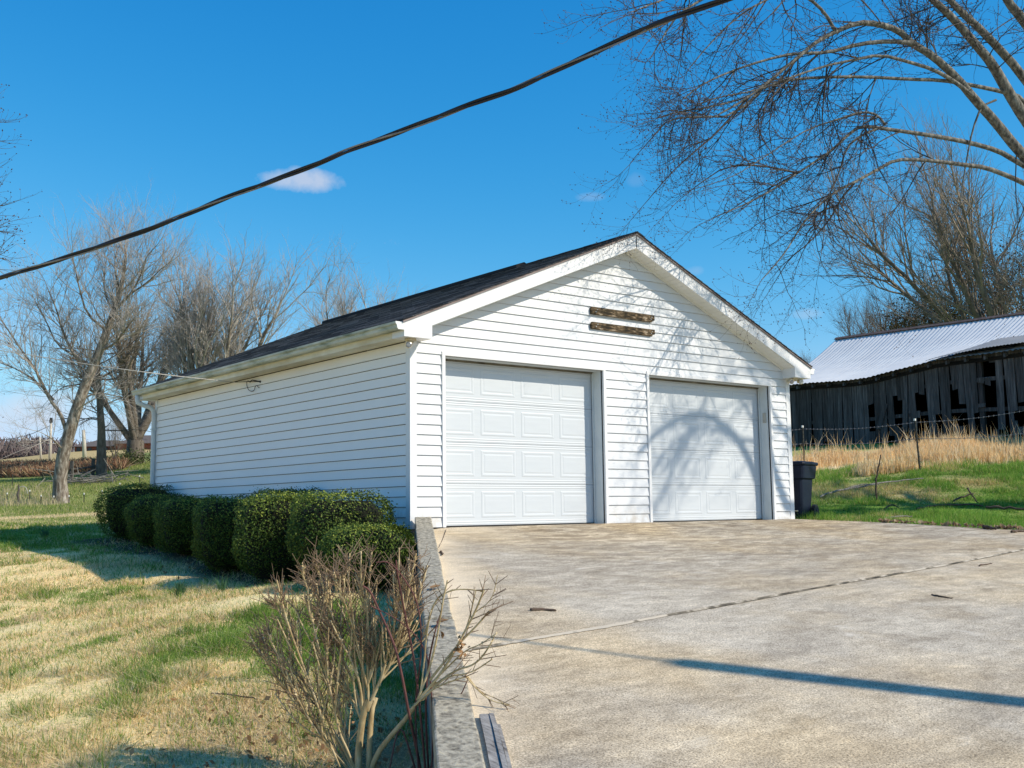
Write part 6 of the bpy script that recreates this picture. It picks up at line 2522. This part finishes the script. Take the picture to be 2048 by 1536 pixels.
def build_bank_grass():
    rg = np.random.default_rng(102)
    n = 150000
    D = rg.uniform(16.5, 29, n)
    px = rg.uniform(1560, 2110, n)
    lat = (px - 1024) / FOC * D
    fx, fy = math.sin(YAW), math.cos(YAW)
    x = CAM[0] + fx * D + fy * lat
    y = CAM[1] + fy * D - fx * lat
    keep = (x > WALL_W + .05) & (y > drive_edge_y(x) + .02)
    x, y, D = x[keep], y[keep], D[keep]
    g = np.clip((fbm(x, y, .5, 4, 5) - .42) * 5 + .52, 0, 1)
    n = len(x)
    isg = rg.random(n) < .12 + g * .75
    dry = np.array([[.72, .60, .30], [.60, .48, .22], [.48, .38, .15]])[rg.choice(3, n)]
    grn = np.array([[.17, .34, .045], [.22, .38, .06], [.30, .42, .08], [.12, .24, .035]])[rg.choice(4, n)]
    col = np.where(isg[:, None], grn, dry) * rg.uniform(.7, 1.25, n)[:, None]
    tuft = fbm(x, y, 1.6, 3, 88)
    h = np.where(isg, rg.uniform(.04, .12, n), rg.uniform(.03, .09, n)) * (.4 + 1.5 * smooth(.35, .7, tuft))
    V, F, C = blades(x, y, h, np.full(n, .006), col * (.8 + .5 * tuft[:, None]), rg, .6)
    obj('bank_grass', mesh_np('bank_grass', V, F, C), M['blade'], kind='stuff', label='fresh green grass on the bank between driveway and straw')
    # tall dead broom grass before the barn
    n = 34000
    D = rg.uniform(26.8, 33.0, n)
    px = rg.uniform(1550, 2120, n)
    lat = (px - 1024) / FOC * D
    x = CAM[0] + fx * D + fy * lat
    y = CAM[1] + fy * D - fx * lat
    cl = fbm(x, y, .9, 3, 71)
    keep = rg.random(n) < smooth(.36, .60, cl) * .9 + .06
    x, y, cl = x[keep], y[keep], cl[keep]
    n = len(x)
    h = rg.uniform(.16, .50, n) * (.15 + 1.7 * np.clip(cl - .22, 0, 1))
    tallm = rg.random(n) < .03
    h = np.where(tallm, h * 1.9 + .15, h)
    col = np.array([[.90, .70, .40], [.86, .63, .32], [.92, .78, .52], [.76, .52, .25]])[rg.choice(4, n)] * rg.uniform(.8, 1.15, n)[:, None]
    V, F, C = blades(x, y, h, np.full(n, .0085), col, rg, .28, tall=True)
    obj('broom_grass', mesh_np('broom_grass', V, F, C), M['blade'], kind='stuff', label='tall straw coloured dead grass between fence and barn')
    # leaf litter at the driveway's grass edge
    n = 1500
    xx = rg.uniform(8.2, 10.5, n)
    yy = drive_edge_y(xx) + np.abs(rg.normal(0, .35, n)) - .15
    P = np.stack([xx, yy, np.maximum(ground_z(xx, yy), np.where(yy < drive_edge_y(xx), drive_z(xx, yy), -9)) + .02 + rg.random(n) * .03], 1)
    col = np.array([[.36, .26, .16], [.25, .16, .09], [.46, .36, .24]])[rg.choice(3, n)] * rg.uniform(.7, 1.2, n)[:, None]
    v, f, cc = leaf_quads(P, col, .09, rg, .6)
    obj('leaf_litter', mesh_np('leaf_litter', v, f, cc), M['blade'], kind='stuff', label='brown leaf litter along the grass edge of the driveway')


build_bank_grass()


def build_pasture():
    rg = np.random.default_rng(103)
    fx, fy = math.sin(YAW), math.cos(YAW)

    def scatter(n, px0, px1, d0, d1):
        D = rg.uniform(d0, d1, n)
        px = rg.uniform(px0, px1, n)
        lat = (px - 1024) / FOC * D
        return CAM[0] + fx * D + fy * lat, CAM[1] + fy * D - fx * lat, D
    x, y, D = scatter(50000, -40, 330, 38, 72)
    n = len(x)
    col = np.array([[.26, .33, .08], [.38, .38, .14], [.62, .54, .28], [.18, .26, .06]])[rg.choice(4, n, p=[.4, .3, .12, .18])] * rg.uniform(.75, 1.2, n)[:, None]
    V, F, C = blades(x, y, rg.uniform(.05, .16, n), np.full(n, .018), col, rg, .5)
    obj('pasture_grass', mesh_np('pasture_grass', V, F, C), M['blade'], kind='stuff', label='short green pasture grass on the slope behind the garage')
    # straw and stubble on the track-side strip
    x, y, D = scatter(26000, -40, 300, 22.3, 39)
    n = len(x)
    gg = fbm(x * .5, y * 1.6, .8, 4, 8)
    isg = rg.random(n) < smooth(.44, .60, gg) * .8 + .05
    col = np.where(isg[:, None], np.array([[.24, .32, .07]]), np.array([[.84, .68, .40]])) * rg.uniform(.7, 1.15, n)[:, None]
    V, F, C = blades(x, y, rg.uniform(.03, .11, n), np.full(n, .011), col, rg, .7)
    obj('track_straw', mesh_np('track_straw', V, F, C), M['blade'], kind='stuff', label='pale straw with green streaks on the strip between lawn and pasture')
    # weeds that stick up by the posts
    x, y, D = scatter(900, -20, 130, 45, 58)
    n = len(x)
    col = np.array([.55, .46, .27])[None] * rg.uniform(.7, 1.2, n)[:, None]
    V, F, C = blades(x, y, rg.uniform(.2, .55, n), np.full(n, .012), col, rg, .6, tall=True)
    obj('dry_weeds', mesh_np('dry_weeds', V, F, C), M['blade'], kind='stuff', label='dry pale weed stalks among the pasture posts')
    # reddish brush below the tan field
    segs, cols = [], []
    for k in range(2600):
        px = rg.uniform(-40, 245)
        D = rg.uniform(71, 79) + (px - 100) * -.02
        g = ground_at_fast(px, D)
        for q in range(4):
            h = rg.uniform(.25, .8)
            e = g + np.array([rg.normal() * .35, rg.normal() * .35, h])
            segs.append((*g, *e, .035, .012))
            cols.append(np.array([[.24, .135, .085], [.30, .19, .12], [.17, .09, .06], [.36, .27, .16]])[rg.integers(0, 4)])
    v, f = segs_arrays(np.array(segs), 3)
    obj('brush', mesh_np('brush', v, f, np.repeat(np.array(cols), 6, 0)), M['far_wood'], kind='stuff', label='reddish brown brush along the foot of the tan field')
    # a heap of cut branches by the old fence
    b = ground_at(178, 60)
    o = thing('brush_pile', b, 'low heap of cut grey branches under the old wooden fence', 'brush pile')
    s = []
    for k in range(140):
        p = np.array([*(RT[:2] * rg.normal() * 1.1 + FW[:2] * rg.normal() * .6), abs(rg.normal()) * .22])
        d = unit(np.array([*(RT[:2] * rg.normal() + FW[:2] * rg.normal() * .4), rg.normal() * .2]))
        L = rg.uniform(.4, 1.4)
        s.append((*p, *(p + d * L), .03, .012))
    v, f = segs_arrays(np.array(s), 4)
    obj('cut_branches', mesh_np('cut_branches', v, f), M['log'], o, kind='stuff')
    # small evergreen clump at the foot of the thick tree
    b = ground_at(262, 72)
    o = thing('low_shrub', b, 'small dull green shrub at the foot of the thick tree', 'shrub')
    P = rg.normal(scale=1, size=(1500, 3)) * [.9, .9, .35] + [0, 0, .4]
    v, f, cc = leaf_quads(P, np.array([.07, .085, .035])[None] * rg.uniform(.6, 1.4, 1500)[:, None], .16, rg)
    obj('foliage', mesh_np('foliage', v, f, cc), M['far_wood'], o, kind='stuff')
    # daffodil leaves at the shadow edge
    for k, (px, D, lab) in enumerate(((364, 12.3, 'tuft of bluish daffodil leaves at the edge of the garage shadow'), (92, 19.8, 'tuft of daffodil leaves at the far tip of the garage shadow'), (448, 12.15, 'small sprig of green leaves beside the daffodil tuft'))):
        b = ground_at(px, D)
        o = thing('daffodil', b, lab, 'plant')
        m = 60 if k < 2 else 24
        ang = rg.uniform(0, 6.28, m)
        hh = rg.uniform(.10, .22, m)
        V, F = [], []
        for i in range(m):
            d = np.array([math.cos(ang[i]), math.sin(ang[i]), 0])
            s = np.array([-d[1], d[0], 0]) * .006
            o0 = d * rg.uniform(0, .05)
            n0 = len(V)
            V += [o0 - s, o0 + s, o0 + d * .03 + [0, 0, hh[i] * .7] + s, o0 + d * .03 + [0, 0, hh[i] * .7] - s, o0 + d * .08 + [0, 0, hh[i]]]
            F += [[n0, n0 + 1, n0 + 2], [n0, n0 + 2, n0 + 3], [n0 + 3, n0 + 2, n0 + 4]]
        obj('leaves', mesh_np('leaves', V, np.array(F), np.full((len(V), 3), 1) * np.array([.08, .17, .08])), M['blade'], o)


def ground_at_fast(px, D):
    p = at(px, 1000, D)
    return np.array([p[0], p[1], float(ground_z(p[0], p[1]))])


build_pasture()
